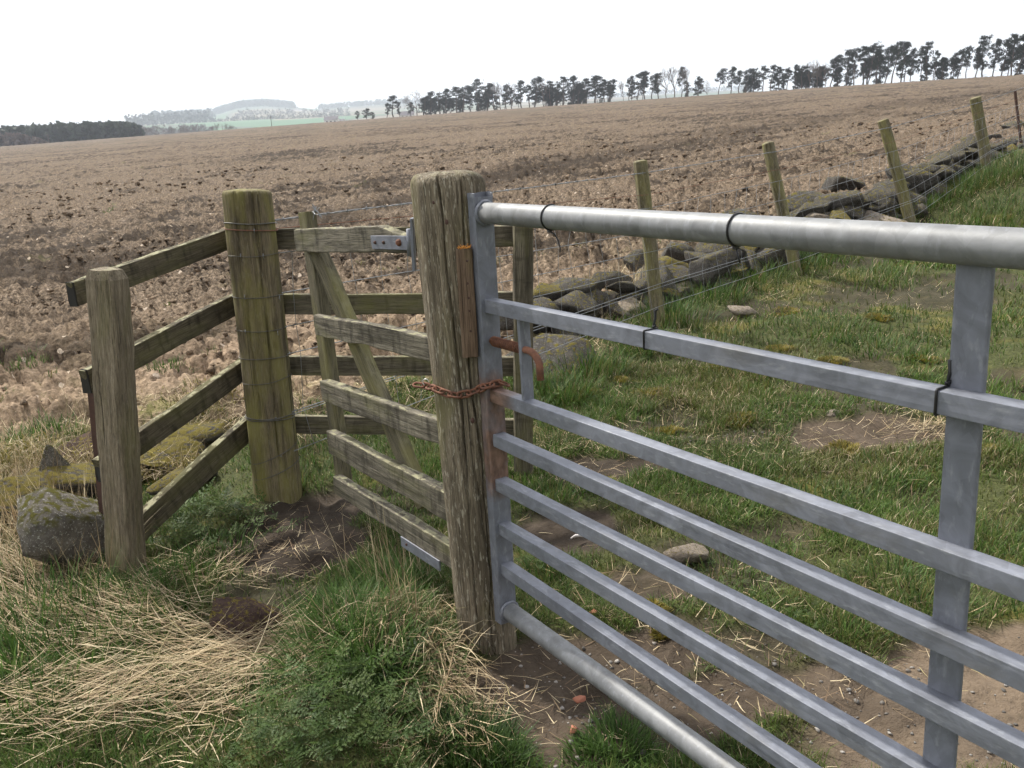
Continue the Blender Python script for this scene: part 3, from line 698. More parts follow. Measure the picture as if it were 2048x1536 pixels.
def pipe(name, zf, rad, t_end=REACH):
    c0 = stile_face(zf(0)); t0 = (c0 - G0) @ gdir; pts = [np.array([*(G0 + gdir * t_)[:2], zf(t_)]) for t_ in np.linspace(t0, t_end, 30)]
    pts[0] = np.array([c0[0], c0[1], zf(t0)])
    v, f = tube(pts, rad, 28); o = obj(name, mesh_py(name, v, f), M_PIPE, gate)
    # weld collar
    cc = pts[0] + gdir * .006; w = [cc + (gn * math.cos(a) + np.array([0, 0, 1]) * math.sin(a)) * (rad + .001) for a in np.linspace(0, 2 * math.pi, 29)[:-1]]
    w = [q + np.random.normal(0, .0007, 3) for q in w]
    v, f = tube(w, .0055, 6, False, True); obj('weld', mesh_py('weld', v, f), M_GALV, o); return o
RT = .0275
toppipe = pipe('top_tube', zt, RT); pipe('bottom_tube', zb, .027)
# upright brace behind the rails
def upright(pxT, pxB, off, wx, wy, name, zT, zB):
    a, b = gp_pt(*pxT, off), gp_pt(*pxB, off); ta, tb = (a - G0) @ gdir, (b - G0) @ gdir
    t_at = lambda z: ta + (tb - ta) * (z - a[2]) / (b[2] - a[2])
    p1 = G0 + gdir * t_at(zT(ta)) + gn * off; p1[2] = zT(ta); p0 = G0 + gdir * t_at(zB(tb)) + gn * off; p0[2] = zB(tb)
    return bar(name, p0, p1, wx, wy, gn, M_GALV, gate, .003), ta
up, tup = upright((1950, 560), (1878, 1536), -.020, .012, .052, 'upright_brace', lambda t_: zt(t_) - RT + .004, zb)
lt_, tl = upright((1046, 640), (1056, 800), -.004, .034, .012, 'latch_upright', lambda t_: rail_z[0](t_) - RW + .002, lambda t_: rail_z[1](t_) - .002)
# sprung bolt
h0 = gp_pt(982, 681, 0); h1 = gp_pt(1049, 699, 0); bd = (h1 - h0); bl = np.linalg.norm(bd); bd /= bl
e1, e2, e3, e4 = h1 + bd * .022, gp_pt(1071, 707, .0), gp_pt(1079, 728, .004), gp_pt(1081, 760, .004)
pth = [h0 - bd * .08, h0, h1, h1 + bd * .012] + [((1 - s) ** 2) * (h1 + bd * .012) + 2 * s * (1 - s) * (e2 + np.array([0, 0, .004])) + s * s * e3 for s in np.linspace(.15, 1, 8)] + [e4]
v, f = tube(pth, .0095, 14); bolt = obj('latch_bolt', mesh_py('bolt', v, f), M_RUST, gate); tag(bolt, 'rusty bolt with bent handle')
sp = []; turns = 15
for q in np.linspace(0, 1, turns * 12):
    c = h0 + bd * (.012 + q * (bl - .022)); s_ = np.cross(bd, [0, 0, 1]); s_ /= np.linalg.norm(s_); u_ = np.cross(s_, bd); a = q * turns * 2 * math.pi
    sp.append(c + (s_ * math.cos(a) + u_ * math.sin(a)) * .0125)
v, f = tube(sp, .0021, 5); obj('spring', mesh_py('spring', v, f), M_RUST, bolt)
v, f = tube([h0 - bd * .001 - gdir * 0, h0 + bd * .0022], .0135, 16); obj('bolt_hole', mesh_py('hole', v, f), M_BLACKEND, stile)
# cable ties
def tie_round(px, label, tail):
    a = gp_pt(px, 440, RT); t_ = (a - G0) @ gdir; c = G0 + gdir * t_; c[2] = zt(t_); pts = [c + (gn * math.cos(q) + np.array([0, 0, 1]) * math.sin(q)) * (RT + .0016) for q in np.linspace(0, 2 * math.pi, 33)[:-1]]
    v, f = tube(pts, .0022, 6, False, True); o = obj('cable_tie', mesh_py('tie', v, f), M_TIE, gate); tag(o, label)
    k0 = c + np.array([0, 0, -RT - .004]) + gn * .004; bar('tie_head', k0 - gdir * .004, k0 + gdir * .004, .008, .007, gn, M_TIE, o, .001)
    tl_ = [k0] + [k0 + np.array(q) for q in tail]; v, f = tube(tl_, .0018, 5); obj('tie_tail', mesh_py('tail', v, f), M_TIE, o)
tie_round(1083, 'black cable tie with a curling tail', [(.010, 0, -.008), (.018, -.004, -.022), (.021, -.008, -.040), (.020, -.010, -.050)])
tie_round(1455, 'black cable tie with a short tail', [(.002, -.004, -.014), (.004, -.01, -.026)])
def tie_sq(px, py, label):
    a = gp_pt(px, py, RW / 2); t_ = (a - G0) @ gdir; c = G0 + gdir * t_; c[2] = rail_z[0](t_) - RW / 2; h_ = RW / 2 + .0015
    pts = [c + gn * x_ + np.array([0, 0, y_]) for x_, y_ in ((h_, h_), (h_, -h_), (-h_, -h_), (-h_, h_))]
    pp = []
    for q in range(4):
        for s in np.linspace(.04, .96, 5): pp.append(pts[q] * (1 - s) + pts[(q + 1) % 4] * s)
    v, f = tube(pp, .0022, 6, False, True); o = obj('cable_tie', mesh_py('tie', v, f), M_TIE, gate); tag(o, label)
    k0 = pts[3] * .7 + pts[0] * .3 + np.array([0, 0, .003]); bar('tie_head', k0, k0 + np.array([.006, .003, .004]), .007, .006, gn, M_TIE, o, .001)
    v, f = tube([k0, k0 + np.array([.006, .004, .018]), k0 + np.array([.006, .006, .034]), k0 + np.array([.012, .002, .038])], [.002, .003, .004, .002], 5); obj('tie_tail', mesh_py('tail', v, f), M_TIE, o)
tie_sq(1288, 665, 'black cable tie standing up from the second bar'); tie_sq(1874, 783, 'black cable tie beside the upright brace')

# rusty chain from the post's staple round the gate stile
cp = [on_post(836, 772, .010), on_post(853, 772, .010), on_post(872, 778, .012), on_post(893, 787, .012), on_post(915, 791, .012), on_post(937, 787, .012), on_post(955, 780, .016)]
sf = stile_face(gp_pt(985, 770)[2]); 
for q_ in ((972, 772), (990, 768), (1004, 765), (1014, 770)): cp.append(on_plane(q_[0], q_[1], sf + gdir * .007, gdir))
cp[0] = cp[0] + np.array([-.01, .02, 0]); cp = np.array(cp)
seg = np.r_[0, np.cumsum(np.linalg.norm(np.diff(cp, axis=0), axis=1))]
chain = thing('chain', 'short rusty chain slung from the gate post to the gate stile', 'chain', tuple(cp[4]))
def link_mesh():
    a_, b_ = .0105, .0085; pts = []
    for q in np.linspace(-math.pi / 2, math.pi / 2, 8): pts.append((a_ + b_ * math.cos(q), b_ * math.sin(q), 0))
    for q in np.linspace(math.pi / 2, 3 * math.pi / 2, 8): pts.append((-a_ + b_ * math.cos(q), b_ * math.sin(q), 0))
    v, f = tube(pts, .0034, 7, False, True); me = mesh_py('link', v, f); me.materials.append(M_RUST); return me
lm = link_mesh(); nl = int(seg[-1] / .0262)
for k_ in range(nl):
    s_ = (k_ + .5) * seg[-1] / nl; c = np.array([np.interp(s_, seg, cp[:, d]) for d in range(3)]); s2 = min(s_ + .01, seg[-1]); s0 = max(0, s_ - .01)
    tg = Vector([np.interp(s2, seg, cp[:, d]) - np.interp(s0, seg, cp[:, d]) for d in range(3)]).normalized()
    y_ = Vector((0, 0, 1)) if k_ % 2 else Vector((0, 0, 1)).cross(tg); y_ = (y_ - tg * y_.dot(tg)).normalized()
    if k_ % 2 == 0: y_ = (y_ + Vector((0, 0, .45))).normalized(); y_ = (y_ - tg * y_.dot(tg)).normalized()
    Mk = Matrix((tg, y_, tg.cross(y_))).transposed().to_4x4(); Mk.translation = Vector(c); obj('link', lm, None, chain, Mk)
for k_ in (-1, 1): pass

# ------------------------------------------------------------------ corner strainer post with wire wraps
SB, ST = at_depth(557, 985, 3.62), at_depth(495, 380, 3.62)
sp_ = thing('strainer_post', 'stout round green stained corner post bound with fence wires', 'post', (SB[0], SB[1], hz1(SB[0], SB[1])))
b0 = SB + (SB - ST) / np.linalg.norm(ST - SB) * .2; Mx, ln = frame(b0, ST, (1, 0, 0)); fr = -math.pi / 2 + .25
obj('post_body', pole_mesh(ln, .108, .104, 6, 96, 90, [(fr - .42, .022, .004, .5, 9, .2), (fr + .22, .022, .004, .3, 9, .2), (fr - .1, .008, .003, .9, 9, .2), (fr + .6, .01, .003, .2, 1.1, .3)], cham=.02, rough=.008), M_STRAIN, sp_, Mx)
SPx = lambda z: SB + (ST - SB) * ((z - SB[2]) / (ST[2] - SB[2]))
WRAP = []
for py, tiltp, rust_, rr_ in [(447, 6, 0, .0026), (461, 8, 1, .0024), (512, 2, 0, .0016), (594, 4, 0, .0017), (663, 3, 0, .0016), (718, 2, 0, .0018), (766, -4, 0, .0016), (838, 2, 0, .0026), (842, 6, 0, .0022), (915, -26, 0, .0018), (948, -24, 0, .0018)]:
    z = at_depth(510 + (py - 447) * .08, py, SB[1] - .10)[2]; c = SPx(z); WRAP.append(z)
    pts = [np.array([c[0] + .1095 * math.cos(a), c[1] + .1095 * math.sin(a), z + .0035 * vn(np.array(a), np.array(py * 1.), 5) * 2 - tiltp * .0006 * math.cos(a - .3) * 2.2]) for a in np.linspace(0, 2 * math.pi, 49)[:-1]]
    v, f = tube(pts, rr_, 5, False, True); obj('wire_wrap', mesh_py('wrap', v, f), M_RUST if rust_ else M_WIRED, sp_)
for px, py in ((509, 462), (482, 512), (527, 512), (490, 594), (560, 596), (491, 664), (556, 666)):
    z = at_depth(px, py, SB[1] - .1)[2]; c = at_depth(px, py, SB[1] - .108); wire_obj('staple', [c + np.array([0, 0, .010]), c + np.array([0, -.006, 0]), c + np.array([0, 0, -.010])], .0016, M_WIRE, sp_)

# ------------------------------------------------------------------ rail fence from the near post to the strainer post
P1B, P1T = at_depth(257, 1152, 2.88), at_depth(210, 540, 2.88)
lf = thing('rail_fence', 'short four rail timber fence ending at the near square post', 'fence', (P1B[0], P1B[1], hz1(P1B[0], P1B[1])))
b0 = P1B + (P1B - P1T) / np.linalg.norm(P1T - P1B) * .25
pm = timber('post', b0, P1T, .104, .104, (math.cos(-.22), math.sin(-.22), 0), M_LEFT, lf, r=.009, ring=.03, warp=.004, wear=.005)
for v_ in pm.data.vertices:
    L_ = max(q.co.z for q in pm.data.vertices) if v_.index == 0 else L_
    k_ = (v_.co.z - (L_ - .03)) / .03
    if k_ > 0: v_.co.x *= 1 - .22 * k_; v_.co.y *= 1 - .22 * k_; v_.co.z += .006 * k_ * random.random()
cap_ = [P1T + np.array([x_, y_, .0]) for x_, y_ in ((-.05, -.05), (.05, -.05), (.05, .05), (-.05, .05))]
q1 = np.array([P1B[0] - .085, P1B[1], 0]); q2 = np.array([SB[0] - .085, SB[1] + .06, 0]); ud = (q2 - q1) / np.linalg.norm(q2 - q1); nin = np.array([ud[1], -ud[0], 0])
for k_, (tl_, tr_, bl_, br_) in enumerate([((235, 534), (448, 461), (252, 581), (452, 500)), ((259, 697), (459, 597), (264, 746), (467, 634)), ((275, 868), (473, 729), (280, 914), (478, 768)), ((290, 1025), (475, 858), (294, 1080), (485, 896))]):
    A, B, A2, B2 = [on_plane(*q, q1, nin) for q in (tl_, tr_, bl_, br_)]
    hgt = .5 * ((A[2] - A2[2]) + (B[2] - B2[2])); hgt = min(max(hgt, .085), .105)
    s_ = lambda p_: (p_ - q1) @ ud
    zl = lambda t_: A[2] + (B[2] - A[2]) * (t_ - s_(A)) / (s_(B) - s_(A)) - hgt / 2
    ta, tb = (.105, .09, .075, .06)[k_], np.linalg.norm(q2 - q1) + .03
    a = q1 + ud * ta - nin * .02; b = q1 + ud * tb - nin * .02; a[2] = zl(ta); b[2] = zl(tb)
    rl_ = timber('rail', a, b, .040, hgt, nin, M_RAIL, lf, r=.004, ring=.03, warp=.005, wear=.004)
    bar('black_end_plate', a - ud * .004, a + ud * .001, .0405, hgt + .001, nin, M_BLACKEND, rl_, .001)  # thin black plate covering the rail's near end face
# rusty iron stake close behind the near post
ia, ib = at_depth(190, 985, 3.05), at_depth(178, 735, 3.05)
tag(bar('iron_stake', ia - np.array([0, 0, .25]), ib, .028, .012, (1, 0, 0), M_RUSTD), 'thin rusty iron stake close behind the near square fence post', 'stake')

# ------------------------------------------------------------------ back rails and back post
BB, BT = at_depth(1042, 955, 3.62), at_depth(1046, 434, 3.62)
bf = thing('back_fence', 'four rail timber fence behind the wicket gate with a square end post', 'fence', (BB[0], BB[1], hz1(BB[0], BB[1])))
timber('post', BB - np.array([0, 0, .2]), BT, .082, .085, (1, .1, 0), M_BACKRAIL, bf, r=.006, warp=.004)
qa = np.array([SB[0] + .02, SB[1] + .075, 0]); qb = np.array([BB[0] + .03, BB[1] + .065, 0]); ub = (qb - qa) / np.linalg.norm(qb - qa); nb = np.array([ub[1], -ub[0], 0])
for (tl_, tr_, h_) in [((556, 459), (1005, 450), .092), ((560, 588), (831, 586), .092), ((573, 716), (755, 715), .090), ((584, 834), (1008, 838), .085)]:
    A, B = on_plane(*tl_, qa, nb), on_plane(*tr_, qa, nb); s_ = lambda p_: (p_ - qa) @ ub
    zl = lambda t_: A[2] + (B[2] - A[2]) * (t_ - s_(A)) / (s_(B) - s_(A)) - h_ / 2
    tb = np.linalg.norm(qb - qa) + .03; a = qa - nb * .02 - ub * .02; b = qa + ub * tb - nb * .02; a[2] = zl(-.02); b[2] = zl(tb)
    timber('rail', a, b, .038, h_, nb, M_BACKRAIL, bf, r=.004, warp=.006)

# ------------------------------------------------------------------ wooden wicket gate hung on the gate post
H0 = at_depth(823, 480, 2.43); E0 = at_depth(628, 640, 3.06)
h2 = np.array([H0[0], H0[1], 0]); e2_ = np.array([E0[0], E0[1], 0]); uw = (e2_ - h2) / np.linalg.norm(e2_ - h2); nw = np.array([uw[1], -uw[0], 0]); nw = nw if nw[1] < 0 else -nw
wk = thing('wicket_gate', 'grey weathered wooden wicket gate with five lichen topped rails and brace', 'gate', (h2[0], h2[1], hz1(h2[0], h2[1])))
WL = np.linalg.norm(e2_ - h2); TH = .040
for k_, (tl_, tr_, bl_, br_) in enumerate([((588, 459), (804, 446), (590, 502), (743, 503)), ((626, 627), (837, 672), (628, 666), (841, 721)), ((641, 759), (852, 831), (650, 794), (858, 891)), ((654, 863), (871, 976), (655, 904), (872, 1033)), ((667, 952), (843, 1061), (670, 984), (814, 1078))]):
    A, B, A2, B2 = [on_plane(*q, h2, nw) for q in (tl_, tr_, bl_, br_)]
    s_ = lambda p_: (p_ - h2) @ uw
    zt_ = lambda t_: A[2] + (B[2] - A[2]) * (t_ - s_(A)) / (s_(B) - s_(A))
    hgt = min(max(.5 * (A[2] - A2[2] + (zt_(s_(B2)) - B2[2])), .075), .10)
    t0, t1 = (-.10 - .012 * k_, s_(A)) if k_ else (.025, s_(A))
    a = h2 + uw * t1 - nw * TH / 2; b = h2 + uw * t0 - nw * TH / 2; a[2] = zt_(t1) - hgt / 2; b[2] = zt_(t0) - hgt / 2
    rl_ = timber('rail', a, b, TH, hgt, nw, M_WICK, wk, r=.004, ring=.025, warp=.006, wear=.005)
    if k_ == 0:      # top rail: upper corner at the hinge end has broken away
        me = rl_.data; L_ = (Vector(b) - Vector(a)).length
        for v_ in me.vertices:
            ysgn = (rl_.matrix_basis.to_3x3() @ Vector((0, 1, 0))).z
            top_side = v_.co.y * ysgn > 0
            if v_.co.z > L_ - .17 and top_side:
                s2_ = (v_.co.z - (L_ - .17)) / .17; v_.co.y *= max(.06, 1 - 1.1 * s2_ - .12 * random.random())
back = h2 - nw * (TH + .022)
def wp(px, py): return on_plane(px, py, back, nw)
a, b = wp(690, 985), wp(616, 424); timber('stile', a, b, .044, .075, nw, M_WICKG, wk, r=.005, warp=.004)
back = h2 - nw * (TH + .021)
a, b = wp(853, 1010), wp(632, 486); timber('brace', a, b, .042, .075, nw, M_WICKG, wk, r=.005, warp=.004)
# strap hinges
def fr_pt(px, py, off=.004): return on_plane(px, py, h2 + nw * off, nw)
a, b = fr_pt(744, 485), fr_pt(814, 486); hg = bar('hinge_strap', a, b, .005, .042, nw, M_GALV, wk, .0015); pin = [fr_pt(818, 458, .0), fr_pt(820, 512, .0)]
v, f = tube(pin, .0085, 12); obj('hinge_pin', mesh_py('pin', v, f), M_GALV, hg)
for px in (750, 767, 798):
    c = fr_pt(px, 485, .0085); r_ = .011 if px == 798 else .0055; bm = bmesh.new(); bmesh.ops.create_uvsphere(bm, u_segments=8, v_segments=6, radius=r_); me = bpy.data.meshes.new('bolt'); bm.to_mesh(me); bm.free(); obj('bolt', me, M_RUST if px == 798 else M_RUSTD, hg, Matrix.Translation(Vector(c)))
a, b = fr_pt(803, 1082), fr_pt(880, 1132); hg2 = bar('hinge_strap', a, b, .005, .038, nw, M_GALV, wk, .0015)
c = fr_pt(813, 1089, .008); bm = bmesh.new(); bmesh.ops.create_uvsphere(bm, u_segments=8, v_segments=6, radius=.005); me = bpy.data.meshes.new('bolt'); bm.to_mesh(me); bm.free(); obj('bolt', me, M_RUSTD, hg2, Matrix.Translation(Vector(c)))
# hook plate bolted to the gate post
c0, c1 = at_depth(824, 436, 2.33), at_depth(829, 540, 2.33); pl = bar('hook_plate', c1, c0, .008, .045, (1, 0, 0), M_GALV, gp, .001)

# ------------------------------------------------------------------ wire fence up the slope
wf = thing('wire_fence', 'leaning wire stock fence with barbed top strand running up the slope', 'fence', (FENCE[0][0], FENCE[0][1], hz1(*FENCE[0])))
FT = []
for (bx, by), tp, rr_ in zip(FENCE, [(1279, 322), (1536, 285), (1766, 240), (1950, 195), (2130, 140)], [.056, .062, .066, .062, .06]):
    T_ = at_depth(*tp, by); zb_ = hz1(bx, by)
    if tp[0] > 2100: T_ = np.array([bx - .1, by, zb_ + .95])
    B_ = np.array([bx, by, zb_ - .2]); Mx, ln = frame(B_, T_, (1, 0, 0))
    _seed[0] += 1; obj('post', pole_mesh(ln, rr_ * 1.03, rr_ * .95, _seed[0], 20, 26, [(-1.9, .015, .012, .3, 9, .3), (-1.0, .01, .010, .2, .9, .3)], cham=.012, rough=.012, oval=.12), M_FPOST, wf, Mx)
    FT.append((np.array([bx, by, zb_]), T_, rr_))
def fence_pt(k_, fr_):
    B_, T_, r_ = FT[k_]; p_ = B_ + (T_ - B_) * fr_; n_ = np.array([.653, -.757, 0]); return p_ + n_ * r_ * .95
def strand(fr_, z0, rad, mat, name, barbs=False, sag=.0):
    pts = [np.array([SB[0] + .06, SB[1] - .09, z0])]; anchors = [pts[0]] + [fence_pt(k_, fr_) for k_ in range(5)]
    P = []
    for a, b in zip(anchors[:-1], anchors[1:]):
        L_ = np.linalg.norm(b - a); m_ = int(max(10, L_ / .06))
        for s in np.linspace(0, 1, m_, endpoint=False):
            P.append(a * (1 - s) + b * s + np.array([0, 0, -sag * 4 * s * (1 - s) + .004 * vn(np.array(s * 9 + fr_ * 50), np.array(L_), 3)]))
    P.append(anchors[-1]); P = np.array(P); parts = []
    if barbs:
        q = np.arange(len(P)) * .06
        for ph in (0, math.pi):
            # two-ply twist
            fine = []
            for i in range(len(P) - 1):
                for s in (0, .33, .66):
                    c = P[i] * (1 - s) + P[i + 1] * s; a = (i + s) * 2.1 + ph; fine.append(c + np.array([0, .0022 * math.cos(a), .0022 * math.sin(a)]))
            parts.append(tube(fine, rad, 3, False))
        i = 1
        while i < len(P) - 1:
            c = P[i]
            for _ in range(3):
                d = np.random.normal(0, 1, 3); d /= np.linalg.norm(d); parts.append(tube([c - d * .012, c, c + d * .012], [.0008, .0032, .0008], 3, False))
            i += 2
    else: parts.append(tube(P, rad, 4, False))
    v, f = join(parts); return obj(name, mesh_py(name, v, f), mat, wf), P
LV = [(.93, WRAP[0], .0022, M_WIRE, 'barbed_wire', True), (.80, WRAP[1], .0017, M_RUST, 'rusty_strand', False), (.72, WRAP[2], .0023, M_WIRE, 'line_wire', False), (.58, WRAP[3], .0023, M_WIRE, 'line_wire', False), (.46, WRAP[4], .0023, M_WIRE, 'line_wire', False),
      (.35, WRAP[5], .0023, M_WIRE, 'line_wire', False), (.255, WRAP[7], .0026, M_WIRE, 'line_wire', False), (.235, WRAP[8], .0022, M_WIRE, 'line_wire', False), (.12, WRAP[9], .0023, M_WIRE, 'line_wire', False)]
PS = [strand(*(l_[0], l_[1], l_[2], l_[3], l_[4], l_[5]))[1] for l_ in LV]
stays = []
for i in range(3, len(PS[2]) - 2, 3):
    c = [PS[q][min(i, len(PS[q]) - 1)] + np.array([random.gauss(0, .010), 0, 0]) for q in (2, 3, 4, 5, 6, 8)]
    stays.append(tube(c, .0016, 3, False))
v, f = join(stays); o = obj('mesh_stays', mesh_py('stays', v, f), M_WIRE, wf); o['kind'] = 'stuff'
# barbed tangle on the wicket stile's tip
tp = wp(628, 424); parts = []
for k_ in range(10):
    d = np.random.normal(0, 1, 3); d /= np.linalg.norm(d); c = tp + np.random.normal(0, .010, 3); parts.append(tube([c - d * .016, c + np.random.normal(0, .004, 3), c + d * .016], [.001, .0028, .001], 4, False))
v, f = join(parts); obj('barb_tangle', mesh_py('tangle', v, f), M_WIRE, wk)
# iron stake by the far end of the fence
a, b = at_depth(2048, 236, 12.5), at_depth(2030, 182, 12.5); tag(bar('iron_stake', a - np.array([0, 0, .4]), b, .035, .02, (1, 0, 0), M_RUSTD), 'dark iron stake leaning beyond the last wire fence post', 'stake')

# ------------------------------------------------------------------ stones
def stone_mesh(seed, flat=1.0, cuts=7):
    rs = np.random.default_rng(seed); v, f = ico(3); v = v.copy()
    for _ in range(cuts):                                     # knock flat faces into it
        d = rs.normal(0, 1, 3); d /= np.linalg.norm(d); h = rs.uniform(.42, .72); k = v @ d
        v = v - np.clip(k - h, 0, None)[:, None] * d[None] * .97
    r = 1.18 + .13 * fbm(v[:, 0] * 1.7 + seed, v[:, 1] * 1.7 + v[:, 2] * 1.3, seed, 3) + .05 * fbm(v[:, 0] * 7 + v[:, 2] * 3, v[:, 1] * 7 - v[:, 2] * 4, seed + 3, 2)
    v = v * r[:, None]; v[:, 2] *= flat
    me = mesh_np('stone', v, f, False); return me
SM = [stone_mesh(200 + k, 1.0, 10 + k % 5) for k in range(9)]
def stone(name, px, py, w, h, mat, proto, rz=0.0, depth=None, tilt=(0, 0), parent=None, thick=None, sink=0.15):
    """px,py = picture spot of the stone's foot; w,h = size in metres"""
    g = hit(px, py) if depth is None else at_depth(px, py, depth)
    th = thick if thick is not None else w * .75
    Mx = Matrix.Translation(Vector((g[0], g[1] + th * .30, g[2] + h * (.5 - sink)))) @ Matrix.Rotation(rz, 4, 'Z') @ Matrix.Rotation(tilt[0], 4, 'X') @ Matrix.Rotation(tilt[1], 4, 'Y') @ Matrix.Diagonal((w / 1.42, th / 1.42, h / 1.42, 1))
    me = SM[proto % 9]
    if me.materials and me.materials[0] != mat or not me.materials:
        key = (proto % 9, mat.name)
        if key not in _sm:
            m2 = me.copy(); m2.materials.clear(); m2.materials.append(mat); _sm[key] = m2
        me = _sm[key]
    return obj(name, me, None, parent, Mx)
_sm = {}
# tumbled dry stone wall along the wire fence
wl = hit(1300, 600); wall = thing('stone_wall', 'tumbled dry stone wall of lichened boulders along the wire fence', 'wall', tuple(wl))
W_ = [  # foot px, foot py, w, h, proto, rz, tilt, material
    (1120, 742, .50, .20, 0, .5, (.30, -.12), M_STONE), (1232, 632, .48, .16, 1, .9, (.45, .12), M_STONE), (1160, 612, .26, .20, 2, .2, (0, .2), M_STONE),
    (1278, 545, .24, .24, 3, .3, (0, 0), M_STONE), (1352, 548, .42, .30, 4, 1.2, (0, .1), M_STONE), (1420, 545, .36, .22, 5, .4, (.1, 0), M_STONE), (1330, 600, .22, .16, 6, .1, (0, 0), M_STONE),
    (1472, 448, .48, .20, 6, .2, (.1, -.1), M_STONE), (1550, 452, .22, .12, 7, .9, (0, 0), M_STONE), (1510, 500, .4, .2, 8, .9, (0, 0), M_STONE),
    (1632, 428, .62, .30, 8, .3, (.2, 0), M_STONE), (1690, 385, .56, .32, 0, 1.4, (0, .2), M_STONE), (1672, 452, .50, .22, 1, .2, (0, 0), M_STONE), (1598, 446, .34, .18, 2, .8, (0, 0), M_STONE), (1736, 420, .34, .22, 4, .5, (0, 0), M_STONE),
    (1768, 400, .30, .14, 3, .4, (0, 0), M_PALEST), (1800, 372, .34, .14, 5, .3, (.1, 0), M_STONE), (1835, 368, .36, .16, 6, .1, (0, 0), M_STONE),
    (1888, 325, .48, .24, 7, .2, (0, -.2), M_STONE), (1880, 350, .44, .18, 4, .9, (0, 0), M_STONE), (1918, 322, .42, .26, 2, .3, (0, 0), M_MOSSY), (1948, 300, .40, .22, 0, .6, (0, 0), M_STONE), (1950, 330, .36, .18, 8, .2, (0, 0), M_STONE),
    (1988, 285, .50, .26, 1, .4, (0, .1), M_STONE), (2010, 300, .46, .22, 5, .9, (0, 0), M_STONE), (2034, 262, .55, .30, 3, .1, (0, 0), M_STONE), (2045, 290, .5, .24, 7, .7, (0, 0), M_STONE), (2075, 270, .6, .34, 4, .7, (0, 0), M_STONE),
    (1850, 385, .34, .14, 0, .3, (0, 0), M_STONE), (1812, 398, .26, .10, 2, .3, (0, 0), M_PALEST), (1560, 470, .3, .14, 4, 0, (0, 0), M_STONE), (1450, 500, .34, .22, 3, 0, (0, 0), M_STONE)]
for px, py, w_, h_, pr, rz, ti, mt_ in W_: stone('stone', px, py, w_, h_, mt_, pr, rz, None, ti, wall)
rs_ = np.random.default_rng(77)
for k_ in range(170):
    s_ = rs_.uniform(-1.2, 8.6) if k_ % 3 else rs_.uniform(3.2, 8.6); lay = rs_.random() < .45; off = rs_.normal(.50 if not lay else .56, .11)
    x_, y_ = 1.17 + .757 * s_ - .653 * off, 6.2 + .653 * s_ + .757 * off
    w_ = rs_.uniform(.18, .46) * (.85 if lay else 1); h_ = w_ * rs_.uniform(.45, .75); z_ = hz1(x_, y_) + h_ * .25 + (.17 * rs_.uniform(.8, 1.9 if s_ > 3.5 else 1.1) if lay else 0)
    mt_ = M_STONE if rs_.random() < .8 else (M_MOSSY if rs_.random() < .5 else M_PALEST); me = SM[k_ % 9]; key = (k_ % 9, mt_.name)
    if key not in _sm: m2 = me.copy(); m2.materials.clear(); m2.materials.append(mt_); _sm[key] = m2
    obj('stone', _sm[key], None, wall, Matrix.Translation((x_, y_, z_)) @ Matrix.Rotation(rs_.uniform(0, 6.28), 4, 'Z') @ Matrix.Rotation(rs_.normal(0, .35), 4, 'X') @ Matrix.Diagonal((w_ / 1.42, w_ * rs_.uniform(.6, .9) / 1.42, h_ / 1.42, 1)))
# loose stones
tag(stone('boulder', 148, 1135, .32, .31, M_BOULD, 4, .2, None, (.1, .25), thick=.30, sink=.2), 'grey lichened boulder in the grass against the near square post', 'stone')
tag(stone('mossy_boulder', 36, 1040, .34, .20, M_MOSSY, 6, .4, None, (0, .1)), 'big boulder wrapped in golden moss at the edge of the grass', 'stone')
tag(stone('dark_stone', 108, 995, .13, .26, M_BOULD, 2, .4, None, (0, .1)), 'small dark upright stone between mossy boulder and iron stake', 'stone')
tag(stone('flat_stone', 160, 925, .26, .13, M_REDST, 1, .6, None, (.2, -.3)), 'flat reddish grey stone lying behind the iron stake', 'stone')
tag(stone('mossy_stone', 160, 990, .34, .16, M_MOSSY, 5, .2, None, (0, 0)), 'low stone with yellow moss just behind the grey lichened boulder', 'stone')
for k_, (px, py, w_, h_, lab) in enumerate([(330, 935, .36, .13, 'long mossy stone seen under the third fence rail'), (405, 890, .36, .13, 'mossy stone with dry grass nearest the corner post'), (352, 985, .26, .11, 'mossy stone resting just above the lowest fence rail')]):
    tag(stone('mossy_stone', px, py, w_, h_, M_MOSSY, 3 + k_, .9 + .2 * k_, None, (0, 0)), lab, 'stone')
tag(stone('trip_stone', 482, 1268, .19, .105, M_REDST, 3, -.25, None, (.1, .28), thick=.12), 'dark reddish stone capped with moss on the path before the wicket', 'stone')
tag(stone('pale_stone', 1375, 1122, .11, .06, M_PALEST, 5, .3, None, (0, 0)), 'rounded pale stone lying in grass beneath the gate bars', 'stone')
tag(stone('pale_stone', 1493, 632, .20, .08, M_PALEST, 7, .3, None, (0, .2)), 'pale stone bedded in turf between gate and wire fence', 'stone')
tag(stone('pale_stone', 1668, 832, .06, .035, M_PALEST, 2, .3), 'small pale stone on bare mud between second and third bars', 'stone')
tag(stone('brick_piece', 1160, 1406, .030, .018, M_BRICK, 4, .3, thick=.024), 'orange brick chip on bare soil by the gate post', 'brick')
tag(stone('brick_piece', 1148, 1466, .020, .016, M_BRICK, 6, .9, thick=.018), 'tiny red brick chip beside the grass tuft', 'brick')
tag(stone('brick_piece', 1188, 1230, .022, .016, M_BRICK, 1, .9, thick=.018), 'dull red brick chip under the lowest square bar', 'brick')
g = hit(1152, 1080); ps = []
for k_ in range(3): ps.append(tube([g + np.array([-.02 + .012 * k_, .004 * k_, .008]), g + np.array([.0 + .008 * k_, .003, .018]), g + np.array([.028, .004 * k_, .012])], [.003, .006, .002], 5))
